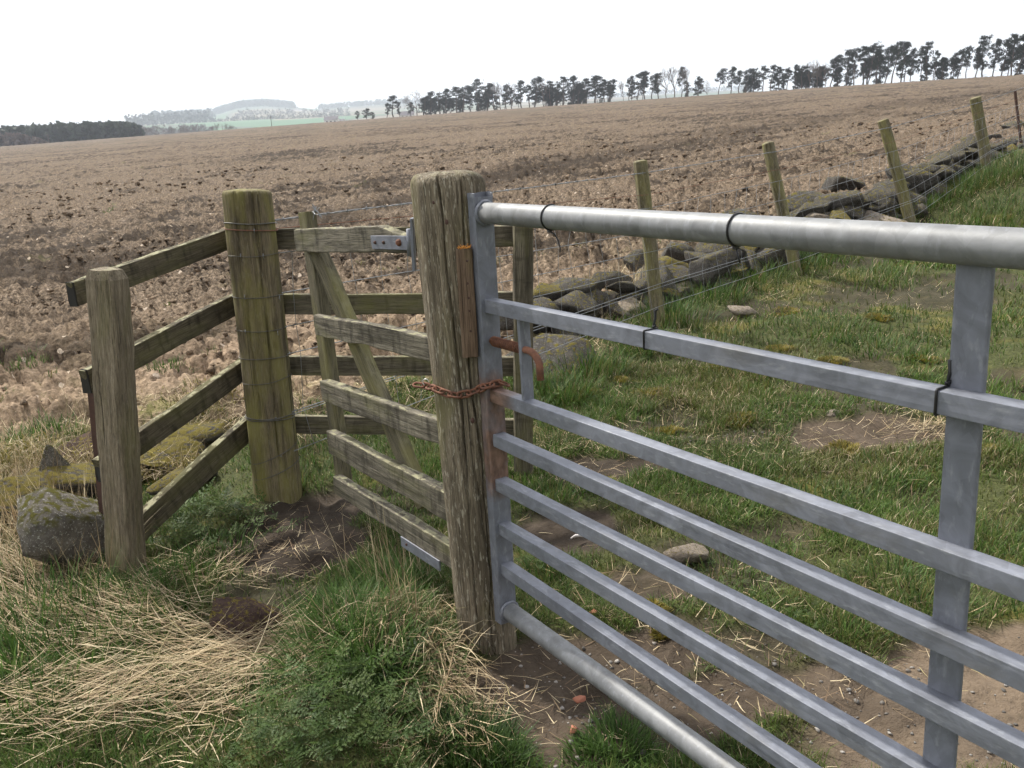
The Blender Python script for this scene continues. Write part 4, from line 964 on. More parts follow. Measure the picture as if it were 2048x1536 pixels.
v, f = join(ps); tag(obj('white_scrap', mesh_py('scrap', v, f), M_WHITE), 'scrap of whitish litter on mud behind the gate bars', 'litter')
# gravel in the bare soil by the post
n = 520; gx_, gy_ = [], []
while len(gx_) < n:
    c = MUD[[2, 3, 4, 5, 6, 7, 8, 13][RNG.integers(8)]]; x_, y_ = c[0] + RNG.normal(0, c[2] * .6), c[1] + RNG.normal(0, c[3] * .7); gx_.append(x_); gy_.append(y_)
gx_, gy_ = np.array(gx_), np.array(gy_); sz = .0018 + .006 * RNG.random(n) ** 3
V = iv[None] * (1 + RNG.uniform(-.3, .3, (n, len(iv), 1))) * (sz[:, None] * np.stack([RNG.uniform(.8, 1.5, n), RNG.uniform(.8, 1.5, n), RNG.uniform(.5, .9, n)]).T)[:, None, :] + np.stack([gx_, gy_, surf(gx_, gy_) + sz * .3], -1)[:, None, :]
F = (if_[None] + (np.arange(n) * len(iv))[:, None, None]).reshape(-1, 3); gcol = np.repeat(RNG.choice([.10, .16, .24, .33], (n, 1)) * np.array([[1, .93, .85]]), len(iv), 0)
def tint_mat(name, rough=.8, trans=0.0):
    mt, t, p = newmat(name); a = t.nodes.new('ShaderNodeAttribute'); a.attribute_name = 'tint'; t.links.new(a.outputs['Color'], p.inputs['Base Color']); p.inputs['Roughness'].default_value = rough; p.inputs['Specular IOR Level'].default_value = .25
    if trans > 0:
        tr = t.nodes.new('ShaderNodeBsdfTranslucent'); t.links.new(a.outputs['Color'], tr.inputs['Color']); ms = t.nodes.new('ShaderNodeMixShader'); ms.inputs[0].default_value = trans
        t.links.new(p.outputs[0], ms.inputs[1]); t.links.new(tr.outputs[0], ms.inputs[2]); t.links.new(ms.outputs[0], t.nodes['Material Output'].inputs['Surface'])
    return mt
tag(obj('gravel', mesh_np('gravel', V.reshape(-1, 3), F, False, gcol), tint_mat('gravel', .9)), 'small grey gravel scattered over the bare soil', 'gravel', kind='stuff')

# ------------------------------------------------------------------ grasses
M_GRASS = tint_mat('grass_blade', .55, .35); M_STRAW = tint_mat('dry_straw', .8, .15)
def blades(P, Ln, az, t0, curve, wd, c0, c1, nseg=3):
    n = len(P); P = np.asarray(P, float); Ln = np.broadcast_to(Ln, n); t0 = np.broadcast_to(t0, n); curve = np.broadcast_to(curve, n); wd = np.broadcast_to(wd, n)
    ca, sa = np.cos(az), np.sin(az); side = np.stack([-sa, ca, 0 * sa], -1)
    pos = P.copy(); rows = []; cols = []; wprof = {2: (1, .75, 0), 3: (1, .9, .6, 0)}[nseg]
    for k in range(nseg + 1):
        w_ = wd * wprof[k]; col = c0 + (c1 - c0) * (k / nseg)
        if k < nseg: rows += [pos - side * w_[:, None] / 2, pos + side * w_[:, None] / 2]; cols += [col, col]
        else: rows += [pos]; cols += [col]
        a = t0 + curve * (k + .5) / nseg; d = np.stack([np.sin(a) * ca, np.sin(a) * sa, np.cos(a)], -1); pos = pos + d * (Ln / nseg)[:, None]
    V = np.stack(rows, 1); C = np.stack(cols, 1); nv = V.shape[1]; F = []
    for k in range(nseg - 1): F += [(2 * k, 2 * k + 1, 2 * k + 3), (2 * k, 2 * k + 3, 2 * k + 2)]
    F.append((nv - 3, nv - 2, nv - 1)); F = (np.array(F)[None] + (np.arange(n) * nv)[:, None, None]).reshape(-1, 3)
    return V.reshape(-1, 3), F, C.reshape(-1, 3)
class Sward:
    def __init__(s): s.v = []; s.f = []; s.c = []; s.o = 0
    def add(s, V, F, C): s.v.append(V); s.f.append(F + s.o); s.c.append(C); s.o += len(V)
    def make(s, name, mat, label, cat): 
        return tag(obj(name, mesh_np(name, np.vstack(s.v), np.vstack(s.f), True, np.vstack(s.c)), mat), label, cat, kind='stuff')
def ground_pts(n, rmin=1.25, rmax=13.0, amax=39):
    r = rmin * (rmax / rmin) ** RNG.random(n)          # equal share per ring of picture height
    r = np.where(RNG.random(n) < .45, np.sqrt(RNG.uniform(rmin ** 2, 5.2 ** 2, n)), r)
    a = np.radians(RNG.uniform(-amax, amax, n)); return r * np.sin(a), r * np.cos(a), r
def cvar(n, cols, j=.18):
    c = np.array(cols)[RNG.integers(len(cols), size=n)]; return c * (1 + RNG.normal(0, j, (n, 1)))
GREEN = [(.072, .135, .024), (.092, .158, .030), (.060, .118, .022), (.115, .17, .038), (.115, .135, .038)]
OLIVE = [(.17, .16, .05), (.20, .17, .065), (.13, .13, .04)]
STRAW = [(.45, .36, .225), (.38, .295, .18), (.56, .47, .31), (.50, .41, .27), (.32, .235, .14), (.25, .185, .115), (.20, .15, .09), (.30, .25, .13)]
BROWN = [(.16, .11, .07), (.20, .14, .09), (.11, .075, .05)]
def zone(px, py, rx, ry):
    h = hit(px, py); return h[0], h[1], rx, ry
def gz(x, y, zs):
    o = np.zeros(np.shape(x))
    for cx, cy, rx, ry in zs: o = np.maximum(o, np.exp(-((x - cx) / rx) ** 2 - ((y - cy) / ry) ** 2))
    return o
SH = [zone(560, 1010, .34, .5), zone(430, 1060, .25, .35)]                                              # trodden, shaded corner
TUS = [zone(730, 1330, .26, .24), zone(640, 1260, .14, .16), zone(930, 1480, .16, .10)]
LEFT = [zone(200, 1230, .40, .12), zone(60, 1300, .2, .14), zone(400, 1310, .30, .07), zone(60, 1150, .4, .3), zone(40, 950, .5, .3)]
# --- short turf everywhere, thin on mud
sw = Sward()
x, y, r = ground_pts(430000); mud, _ = mud_at(x, y)
clump = fbm(x * 3.2, y * 3.2, 91, 3); clump2 = fbm(x * 1.1, y * 1.1, 92, 2)
strawy = np.clip(gz(x, y, LEFT) * 1.1, 0, .8)
pk = (1 - 1.3 * mud) * (0.74 + 1.1 * clump) * (1 - .5 * strawy) * (1 - .55 * gz(x, y, SH)) * (field_side(x, y) < .12 + .3 * clump)
pk = np.where((y > 3.9) & (x < .3), pk * .5, pk)
k = RNG.random(len(x)) < pk; x, y, r, clump, clump2 = x[k], y[k], r[k], clump[k], clump2[k]; n = len(x); print('turf', n)
Ln = (.024 + .034 * RNG.random(n) + .05 * np.clip(clump, 0, 1) * RNG.random(n)) * (1 + .2 * np.clip(r - 4, 0, 6)) * np.where(gz(x, y, SH) > .4, .7, 1)
yel = np.clip(fbm(x * 2.0, y * 2.0, 95, 3) * 2.0 - .02, 0, .8)[:, None]
c1 = cvar(n, GREEN) * (1 - .65 * yel) + cvar(n, OLIVE) * .65 * yel
st = (RNG.random(n) < .07 + .12 * yel[:, 0])[:, None]; c1 = np.where(st, cvar(n, STRAW), c1)
c1 = np.clip(c1 * (1 + .35 * clump2[:, None]), .01, 1)
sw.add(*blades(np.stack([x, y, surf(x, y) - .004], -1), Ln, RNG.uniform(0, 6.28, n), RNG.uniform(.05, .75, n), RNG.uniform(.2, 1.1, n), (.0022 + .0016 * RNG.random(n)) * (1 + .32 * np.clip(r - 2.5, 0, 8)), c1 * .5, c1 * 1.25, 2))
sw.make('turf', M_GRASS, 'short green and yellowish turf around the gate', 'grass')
# --- longer tufts
sw = Sward()
def tuft(cx, cy, n, rad, L, cols, spread=.55, lean=0.0, laz=0.0, wd=.0034, curve=(.2, 1.0)):
    a = RNG.uniform(0, 6.28, n); q = rad * np.sqrt(RNG.random(n)); x_, y_ = cx + q * np.cos(a), cy + q * np.sin(a)
    az = np.where(RNG.random(n) < lean, laz + RNG.normal(0, .4, n), a + RNG.normal(0, .7, n)); c = cvar(n, cols)
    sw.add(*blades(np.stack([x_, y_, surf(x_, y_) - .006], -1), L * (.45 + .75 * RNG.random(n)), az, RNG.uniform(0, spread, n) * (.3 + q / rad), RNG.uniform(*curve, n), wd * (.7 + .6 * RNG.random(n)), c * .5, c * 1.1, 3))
def tuft_px(px, py, *a, **k): h = hit(px, py); tuft(h[0], h[1], *a, **k)
G2 = [(.065, .13, .024), (.085, .155, .032), (.115, .19, .052), (.052, .105, .022)]
tuft_px(730, 1290, 1700, .24, .13, G2, .8, wd=.0042, curve=(.2, 1.7)); tuft_px(700, 1260, 700, .12, .17, G2, .7, curve=(.3, 1.6)); tuft_px(760, 1330, 500, .10, .15, G2, .8, wd=.0045, curve=(.3, 1.8)); tuft_px(660, 1230, 600, .15, .11, G2, .9, curve=(.2, 1.6)); tuft_px(780, 1190, 600, .13, .16, G2, .7, wd=.0042, curve=(.2, 1.5)); tuft_px(740, 1270, 220, .2, .17, STRAW, .8, curve=(.3, 1.8)); tuft_px(800, 1270, 400, .08, .12, G2, .6)
tuft_px(945, 1500, 1500, .12, .10, [(.045, .085, .022), (.055, .10, .026)], .9); tuft_px(1000, 1520, 500, .08, .07, G2, .9); tuft_px(1235, 1480, 650, .085, .075, G2, 1.0); tuft_px(1180, 1510, 260, .06, .06, G2, 1.0); tuft_px(1290, 1510, 200, .05, .06, G2, 1.0)
for px, py, m, rd, L in [(130, 1215, 120, .16, .17), (210, 1235, 120, .16, .15), (60, 1270, 130, .18, .18), (290, 1195, 110, .09, .10), (215, 1190, 60, .07, .11), (330, 1170, 110, .10, .11), (120, 1330, 140, .2, .12), (20, 1340, 120, .12, .16), (380, 1150, 130, .12, .09), (40, 1180, 60, .15, .14), (300, 1230, 90, .15, .10), (160, 1150, 60, .12, .12), (430, 1090, 200, .14, .08), (30, 1420, 220, .16, .10), (120, 1500, 300, .25, .07), (330, 1500, 400, .3, .06), (560, 1480, 400, .3, .06), (420, 1400, 200, .2, .06)]:
    tuft_px(px, py, m, rd, L, G2, .5, wd=.0042)
for px, py, m, rd, L in [(1120, 790, 500, .22, .16), (1180, 745, 500, .25, .18), (1290, 700, 500, .25, .16), (1350, 640, 420, .3, .20), (1420, 600, 420, .3, .20), (1500, 560, 420, .35, .20), (1580, 540, 420, .35, .2), (1640, 520, 380, .4, .2), (1700, 470, 420, .4, .22), (1760, 450, 420, .4, .2), (1800, 430, 420, .4, .22), (1860, 410, 420, .4, .22), (1920, 380, 420, .4, .22), (1980, 360, 420, .4, .24), (2030, 340, 380, .4, .24), (1740, 560, 300, .4, .12), (1860, 520, 300, .4, .14), (1960, 440, 400, .5, .16), (2020, 420, 360, .5, .16), (1660, 660, 300, .3, .10), (1760, 700, 300, .3, .10), (1500, 760, 260, .25, .09), (1400, 700, 260, .3, .10), (1240, 830, 200, .2, .09), (1150, 860, 260, .16, .11), (1100, 900, 240, .14, .12), (1090, 1000, 200, .12, .10), (1060, 830, 180, .10, .14), (1090, 1150, 160, .08, .08), (2000, 640, 240, .3, .10), (2020, 900, 260, .2, .09), (1800, 940, 260, .2, .08), (1650, 1010, 260, .2, .08), (1450, 1130, 260, .16, .08), (1780, 1180, 220, .15, .09), (1850, 1230, 200, .12, .09), (1990, 1080, 260, .16, .09), (1700, 1280, 160, .12, .09), (1060, 780, 200, .12, .18), (700, 900, 240, .25, .10), (830, 920, 260, .25, .12), (640, 950, 200, .15, .09), (590, 960, 160, .10, .10)]:
    tuft_px(px, py, m, rd, L, G2 + OLIVE[:1], .7, wd=.0036 if py > 800 else .0055)
for px, py in [(225, 560), (60, 880), (20, 900), (110, 870), (60, 740), (220, 430), (340, 740)]:
    tuft_px(px, py, 160, .16, .08 if py < 860 else .12, G2, .8, wd=.006)
for _ in range(70):                                            # weeds in the headland
    x_ = RNG.uniform(-4.5, 3); y_ = RNG.uniform(4.7, 9.5)
    if field_side(x_, y_) > .1: tuft(x_, y_, 40, .07, .06, OLIVE + G2[:1], .9, wd=.006)
sw.make('long_grass', M_GRASS, 'longer green grass tufts at the posts, stones and fence', 'grass')
# --- straw: lying mats, standing stalks, clump against the gate post
sw = Sward()
def mat_(px, py, n, rx, ry, L, az, jz=.5, tilt=(1.15, 1.62), z=.02, cols=STRAW, wd=.0031, curve=.5):
    h = hit(px, py); x_, y_ = h[0] + RNG.normal(0, rx, n), h[1] + RNG.normal(0, ry, n); a = az + RNG.normal(0, jz, n); a = np.where(RNG.random(n) < .35, a + math.pi, a); c = cvar(n, cols)
    sw.add(*blades(np.stack([x_, y_, surf(x_, y_) + RNG.random(n) * z], -1), L * (.4 + .9 * RNG.random(n)), a, RNG.uniform(*tilt, n), RNG.normal(0.05, curve, n), wd * (.6 + .7 * RNG.random(n)), c, c * 1.08, 3))
# swathe sweeping round from the left boulder to the trip stone
for px, py, n_, az in [(70, 1130, 420, -.9), (60, 1200, 420, -.7), (170, 1195, 480, -.45), (260, 1230, 480, -.4), (330, 1270, 480, -.25), (420, 1310, 480, -.1), (500, 1330, 420, .1), (580, 1300, 300, .5), (80, 1390, 380, .3), (180, 1400, 340, .25), (60, 1470, 260, .3), (300, 1390, 300, .1), (420, 1390, 300, .2), (120, 1290, 260, -.5), (560, 1260, 160, .6), (640, 1300, 200, .6)]:
    mat_(px, py, int(n_ * .40), .13, .06, .20, az, .34, z=.035)
mat_(470, 1380, 200, .35, .12, .12, .1, .9); mat_(250, 1450, 200, .4, .12, .10, .1, 1.0); mat_(560, 1430, 110, .25, .1, .08, .1, 1.2); mat_(370, 1160, 220, .16, .08, .13, .1, .7); mat_(480, 1120, 160, .2, .12, .09, .3, 1.2, cols=STRAW + BROWN)
mat_(620, 1080, 420, .28, .25, .06, .3, 1.5, cols=STRAW[2:] + BROWN, wd=.0022); mat_(1150, 1400, 260, .3, .16, .07, .3, 1.5, cols=STRAW + BROWN, wd=.0024); mat_(1500, 1350, 240, .35, .18, .06, .3, 1.5, cols=STRAW + BROWN, wd=.0024)
mat_(1300, 930, 420, .45, .25, .09, .2, 1.3, cols=STRAW + BROWN); mat_(1150, 880, 260, .12, .12, .10, -.6, .6); mat_(1750, 870, 360, .4, .2, .09, .2, 1.3, cols=STRAW + BROWN); mat_(1500, 760, 260, .6, .3, .08, .2, 1.4); mat_(1400, 1200, 300, .4, .2, .08, .2, 1.3, cols=STRAW + BROWN); mat_(1850, 850, 200, .12, .08, .12, .3, .7)
mat_(1330, 800, 260, .4, .2, .09, .2, 1.3); mat_(1900, 620, 260, .8, .6, .09, .2, 1.4); mat_(1650, 620, 300, .8, .6, .09, .2, 1.4); mat_(1450, 580, 380, .6, .3, .13, .4, 1.0, wd=.005); mat_(1250, 690, 420, .3, .2, .14, .5, .9, wd=.0045); mat_(1140, 640, 520, .22, .2, .22, .9, .7, (.6, 1.4), cols=STRAW + BROWN, wd=.0042)
mat_(1770, 480, 420, .5, .3, .16, .6, .8, wd=.006); mat_(1900, 400, 420, .5, .3, .16, .6, .8, wd=.006); mat_(2000, 340, 300, .5, .3, .16, .6, .8, wd=.006); mat_(1230, 590, 420, .22, .2, .22, 1.1, .7, (.3, 1.2), wd=.0045)
mat_(430, 880, 420, .22, .10, .15, .9, .6, (.9, 1.6), .10, wd=.0036); mat_(440, 820, 420, .3, .15, .10, .6, 1.2, cols=STRAW, wd=.004); mat_(660, 805, 520, .35, .2, .12, .4, 1.2, cols=STRAW + BROWN, wd=.004); mat_(820, 800, 320, .25, .2, .12, .4, 1.2, cols=STRAW + BROWN, wd=.004); mat_(600, 900, 160, .05, .06, .16, -1.3, .4, (2.0, 2.7), .25, cols=BROWN + STRAW[3:], wd=.003)
mat_(60, 880, 520, .35, .2, .16, -.3, .9, (.5, 1.5), wd=.0036); mat_(30, 980, 300, .2, .12, .2, -1.2, .5, (.4, 1.3), wd=.0034); mat_(20, 1050, 300, .15, .12, .22, -1.2, .4, (.5, 1.4), wd=.0034)
def stalks(px, py, n, rx, ry, L, az=0., tilt=(.0, .45), cols=STRAW, wd=.0026, jz=3.1):
    h = hit(px, py); x_, y_ = h[0] + RNG.normal(0, rx, n), h[1] + RNG.normal(0, ry, n); c = cvar(n, cols)
    sw.add(*blades(np.stack([x_, y_, surf(x_, y_)], -1), L * (.5 + .7 * RNG.random(n)), az + RNG.uniform(-jz, jz, n), RNG.uniform(*tilt, n), RNG.uniform(-.1, .6, n), wd * (.7 + .6 * RNG.random(n)), c * .9, c * 1.1, 3))
mat_(40, 1120, 420, .16, .12, .24, -1.0, .5, (.7, 1.6), .06, wd=.0026); mat_(110, 1150, 260, .14, .05, .22, -.5, .5, (.9, 1.6), .05, wd=.0026); mat_(60, 1230, 300, .2, .08, .22, -.5, .4, wd=.0026)
mat_(30, 1010, 300, .14, .08, .26, -1.2, .5, (.3, 1.3), .04, wd=.0028); mat_(90, 1060, 260, .12, .05, .24, -1.0, .6, (.4, 1.4), .04, wd=.0028); mat_(190, 960, 160, .12, .06, .2, -.8, .8, (.4, 1.4), .04, wd=.0028)
for px, py, n_, zz in ((330, 900, 140, .14), (400, 860, 160, .14), (450, 830, 120, .12), (300, 930, 120, .12), (30, 960, 200, .16), (70, 930, 160, .14), (150, 950, 140, .12), (350, 950, 100, .1)):
    mat_(px, py, n_, .10, .06, .16, .4, 1.2, (.9, 1.9), zz, wd=.0032); mat_(px, py, n_ * 3, .10, .06, .035, .4, 2.5, (.2, 1.4), zz, cols=[(.17, .145, .035), (.22, .18, .04), (.12, .11, .03)], wd=.005)
stalks(150, 1150, 40, .14, .04, .30, 0., (.2, .9)); stalks(70, 1000, 60, .10, .12, .36); stalks(30, 960, 30, .1, .1, .34); stalks(110, 1090, 26, .08, .06, .26); stalks(160, 900, 20, .15, .05, .2); stalks(1060, 640, 30, .15, .1, .4); stalks(1150, 640, 60, .15, .12, .36, cols=STRAW + BROWN); stalks(380, 960, 30, .12, .05, .24, cols=BROWN + STRAW[3:])
# the clump slumped against the gate post: stems rise then fold over towards us
h = hit(850, 1335)
for n_, cx, cy, L, az, t0_, cv in [(110, h[0], h[1] + .05, .21, -1.3, .25, 2.1), (110, h[0] + .05, h[1], .20, -1.1, .4, 2.1), (100, h[0] - .08, h[1] + .12, .20, -1.8, .1, 1.7), (100, h[0] - .10, h[1] + .26, .22, -1.9, 0., 1.5), (90, h[0] + .04, h[1] - .10, .20, -1.3, .6, 1.5), (70, h[0] + .0, h[1] + .2, .20, -.9, .1, 1.6)]:
    a = RNG.uniform(0, 6.28, n_); q = .075 * np.sqrt(RNG.random(n_)); x_, y_ = cx + q * np.cos(a), cy + q * np.sin(a); c = cvar(n_, STRAW)
    sw.add(*blades(np.stack([x_, y_, surf(x_, y_)], -1), L * (.5 + .8 * RNG.random(n_)), az + RNG.normal(0, .7, n_), t0_ + RNG.normal(0, .25, n_), cv + RNG.normal(0, .5, n_), .0026 * (.7 + .7 * RNG.random(n_)), c * .85, c * 1.1, 3))
mat_(905, 1420, 260, .06, .08, .16, -1.2, .5, (1.1, 1.6), .05); mat_(890, 1480, 140, .06, .04, .13, -1.5, .6); mat_(935, 1290, 40, .04, .03, .18, .5, .5, (.7, 1.3), .05)
stalks(790, 1180, 34, .07, .05, .32, 2.2, (.1, .5), jz=.8); stalks(830, 1170, 30, .06, .04, .24); stalks(880, 1120, 14, .05, .03, .26, .3, (.1, .4), jz=.6)
sw.make('dry_straw', M_STRAW, 'pale dead grass stems lying matted and slumped about the posts', 'straw')
# --- moss cushions in the turf: dense, tiny, golden
sw = Sward(); 
for px, py, rd in [(1245, 765, .10), (1300, 790, .12), (1460, 740, .14), (1580, 620, .16), (1420, 740, .1), (1690, 895, .1), (1760, 640, .14), (1340, 860, .1), (1660, 730, .12), (1480, 840, .1), (1150, 640, .12), (1080, 610, .12), (1110, 610, .14), (1180, 790, .1), (310, 950, .12), (350, 905, .14), (410, 860, .14), (450, 830, .12), (180, 985, .12), (40, 1000, .14), (20, 960, .14), (60, 930, .12), (1840, 720, .12), (1960, 900, .1), (1560, 700, .12), (1200, 960, .08), (1300, 1230, .06), (1340, 1265, .05)]:
    h = hit(px, py); n_ = 900; a = RNG.uniform(0, 6.28, n_); q = rd * np.sqrt(RNG.random(n_)) * (.6 + .8 * vn(a * 1.3 + px, 0 * a + py, 7)); x_, y_ = h[0] + q * np.cos(a) * 1.3, h[1] + q * np.sin(a); c = cvar(n_, [(.21, .18, .035), (.27, .22, .04), (.15, .14, .03), (.32, .25, .06)])
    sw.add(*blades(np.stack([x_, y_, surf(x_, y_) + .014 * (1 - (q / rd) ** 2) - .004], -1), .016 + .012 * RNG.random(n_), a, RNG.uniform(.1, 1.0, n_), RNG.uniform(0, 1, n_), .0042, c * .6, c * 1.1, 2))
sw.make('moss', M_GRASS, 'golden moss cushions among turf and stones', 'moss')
# --- cow parsley leaves: ferny, low, mid green
def fern_leaf():
    vs, fs = [], []
    def tri(a, b, c): k = len(vs); vs.extend([a, b, c]); fs.append((k, k + 1, k + 2))
    def leaflet(o, d, L):
        d = d / np.linalg.norm(d); s_ = np.array([-d[1], d[0], 0])
        for q in (0.15, .4, .65):
            for sg in (-1, 1):
                b_ = o + d * L * q; tip = b_ + (d * .5 + s_ * sg * .75) * L * .38 * (1 - q * .5) + np.array([0, 0, .04 * L]); tri(b_ - d * L * .06, b_ + d * L * .16, tip)
        tri(o + d * L * .72 - s_ * L * .1, o + d * L * .72 + s_ * L * .1, o + d * L)
    rach = np.array([1.0, 0, 0])
    for q in (.35, .55, .72, .86):
        o = rach * q + np.array([0, 0, .22 * q - .32 * q * q])
        for sg in (-1, 1): leaflet(o, np.array([.55, sg * 1.0, -.05]), .42 * (1.15 - q))
    leaflet(rach * .9 + np.array([0, 0, -.05]), rach, .28)
    tri(np.array([0, -.012, 0]), np.array([0, .012, 0]), np.array([.95, 0, -.06])); return np.array(vs), np.array(fs)
fv, ff = fern_leaf(); Vs, Fs, Cs, o_ = [], [], [], 0
for px, py, n_, rd, L in [(690, 1440, 150, .17, .085), (620, 1470, 110, .14, .075), (760, 1400, 80, .12, .08), (800, 1480, 90, .11, .075), (560, 1500, 60, .12, .06), (860, 1380, 40, .07, .07), (400, 1040, 46, .13, .10), (470, 1030, 46, .13, .10), (360, 1080, 36, .10, .09), (520, 1040, 24, .10, .08), (440, 1090, 26, .12, .08), (300, 1420, 30, .14, .05), (1085, 800, 26, .10, .12), (1100, 780, 20, .1, .12), (1560, 1200, 60, .16, .035), (1470, 1180, 60, .16, .035), (1640, 1230, 50, .14, .035), (1090, 1150, 14, .06, .06)]:
    h = hit(px, py); hb = s1(h[0], h[1]) - hz1(h[0], h[1])
    for _ in range(n_):
        a = RNG.uniform(0, 6.28); q = rd * math.sqrt(RNG.random()); x_, y_ = h[0] + q * math.cos(a) * 1.2, h[1] + q * math.sin(a); s_ = L * RNG.uniform(.6, 1.3); el = RNG.uniform(-.1, .8); az = RNG.uniform(0, 6.28)
        R_ = (Matrix.Rotation(az, 3, 'Z') @ Matrix.Rotation(-el, 3, 'Y') @ Matrix.Rotation(RNG.normal(0, .3), 3, 'X')); v_ = fv @ np.array(R_).T * s_ + np.array([x_, y_, hz1(x_, y_) + hb + RNG.uniform(.0, .06)])
        Vs.append(v_); Fs.append(ff + o_); o_ += len(v_); c = np.array([(.062, .105, .026), (.082, .13, .034), (.048, .085, .022), (.10, .14, .042)][RNG.integers(4)]) * RNG.uniform(.75, 1.25); Cs.append(np.repeat(c[None], len(v_), 0))
tag(obj('cow_parsley', mesh_np('cow_parsley', np.vstack(Vs), np.vstack(Fs), False, np.vstack(Cs)), M_GRASS), 'low ferny green weed leaves carpeting the foreground and fence foot', 'weed', kind='stuff')

# ------------------------------------------------------------------ shelterbelt trees on the crest
M_NEEDLE = tint_mat('pine_needles', .8, .15)
def bark_mat(name, a, b):
    mt, t, p = newmat(name); n1 = noise(t, vecs(t, (1, 1, .3)), 2.0, 3); t.links.new(ramp(t, [(.3, a), (.7, b)], n1), p.inputs['Base Color']); p.inputs['Roughness'].default_value = .95; return mt
M_BARK = bark_mat('pine_bark', (.035, .027, .020), (.075, .055, .040)); M_TWIG = bark_mat('bare_twigs', (.065, .048, .036), (.13, .10, .078))
def pine_meshes(seed, lean, flat, spread, low=.42):
    """unit-height pine: returns (wood mesh, crown mesh)"""
    rs = np.random.default_rng(seed); parts = []
    h = np.linspace(0, .96, 9); wob = rs.normal(0, .012, (9, 2)).cumsum(0); tr = np.stack([lean * h ** 1.8 + wob[:, 0], wob[:, 1], h], -1); tr[0, :2] = 0
    parts.append(tube(tr, .018 * (1 - .8 * h) + .002, 5, False)); V, C = [], []
    def clump(c, r, n):
        u_ = rs.normal(0, 1, (n, 3)); u_ /= np.linalg.norm(u_, axis=1)[:, None]; q = rs.random((n, 1)) ** .4
        p_ = c + u_ * q * r * np.array([1.15, 1.15, flat]); d1 = rs.normal(0, 1, (n, 3)); d1 /= np.linalg.norm(d1, axis=1)[:, None]; d2 = rs.normal(0, 1, (n, 3)); d2 -= (d2 * d1).sum(1)[:, None] * d1; d2 /= np.linalg.norm(d2, axis=1)[:, None]
        s_ = r * rs.uniform(.18, .42, (n, 1)); V.append(np.stack([p_ - d1 * s_, p_ + d1 * s_, p_ + d2 * s_ * .9], 1).reshape(-1, 3))
        C.append(np.repeat(np.array([[.012, .019, .010]]) * rs.uniform(.4, 1.7, (n, 1)), 3, 0))
    nl = rs.integers(16, 23)
    for k in range(nl):
        z = low + (.93 - low) * (k + rs.random()) / nl; o = np.array([np.interp(z, h, tr[:, q]) for q in range(3)]); a = rs.uniform(0, 6.28)
        L_ = spread * (1.1 - .65 * abs((z - .62) / .4)) * rs.uniform(.6, 1.15); e = o + np.array([math.cos(a) * L_ + lean * .35 * L_ / spread * .3, math.sin(a) * L_, L_ * rs.uniform(.05, .5)])
        parts.append(tube([o, (o + e) / 2 + np.array([0, 0, -.012]), e], [.006, .004, .002], 3, False))
        clump(e, rs.uniform(.038, .072), 60); clump(o * .45 + e * .55 + rs.normal(0, .02, 3), rs.uniform(.034, .06), 45); clump(e + rs.normal(0, .045, 3), rs.uniform(.022, .045), 30)
    top = tr[-1]; clump(top, .05, 60); clump(top + rs.normal(0, .03, 3) - np.array([0, 0, .06]), .065, 60); clump(top + rs.normal(0, .03, 3) - np.array([0, 0, .12]), .075, 60)
    for k in range(rs.integers(2, 6)):                # dead snags low down
        z = rs.uniform(.15, low); o = np.array([np.interp(z, h, tr[:, q]) for q in range(3)]); a = rs.uniform(0, 6.28); e = o + np.array([math.cos(a), math.sin(a), rs.uniform(-.2, .3)]) * rs.uniform(.05, .14); parts.append(tube([o, e], [.004, .0015], 3, False))
    v, f = join(parts); wm = mesh_py('trunk', v, f); wm.materials.append(M_BARK)
    V = np.vstack(V); cm = mesh_np('crown', V, np.arange(len(V)).reshape(-1, 3), False, np.vstack(C)); cm.materials.append(M_NEEDLE); return wm, cm
def bare_meshes(seed, spread=.5, wide=1.0):
    rs = np.random.default_rng(seed); trunk = []; tw = []
    def grow(p, d, L, r, lev):
        e = p + d * L; mid = (p + e) / 2 + rs.normal(0, L * .06, 3); (trunk if lev < 2 else tw).append(tube([p, mid, e], [r, r * .85, r * .7], 4 if lev < 2 else 3, False))
        if lev >= 5: return
        for k in range(3 if lev > 0 else 4):
            q = d + rs.normal(0, spread, 3) * np.array([wide, wide, .7]) + np.array([0, 0, .12]); q /= np.linalg.norm(q); grow(p + (e - p) * rs.uniform(.55, 1), q, L * rs.uniform(.62, .8), max(r * .55, .0016), lev + 1)
    grow(np.zeros(3), np.array([rs.normal(0, .05), 0, 1.0]), .30, .016, 0)
    out = []
    for nm, pt in (('trunk', trunk), ('crown', tw)):
        v, f = join(pt); zm = 1.0; out.append((nm, v, f))
    zm = max(o[1][:, 2].max() for o in out); res = []
    for nm, v, f in out: me = mesh_py(nm, v / zm, f); me.materials.append(M_TWIG); res.append(me)
    return res
PINES = [pine_meshes(301, .10, .7, .17, .40), pine_meshes(302, .16, .65, .19, .45), pine_meshes(303, .05, .8, .15, .32), pine_meshes(304, .22, .8, .20, .48), pine_meshes(305, .02, .7, .17, .40), pine_meshes(306, .12, .8, .13, .35), pine_meshes(307, .08, .7, .23, .58), pine_meshes(308, .18, .7, .16, .30), pine_meshes(309, .14, .7, .15, .42), pine_meshes(310, .06, .65, .19, .5)]
BARES = [bare_meshes(401, .42), bare_meshes(402, .5, 1.15), bare_meshes(403, .36)]
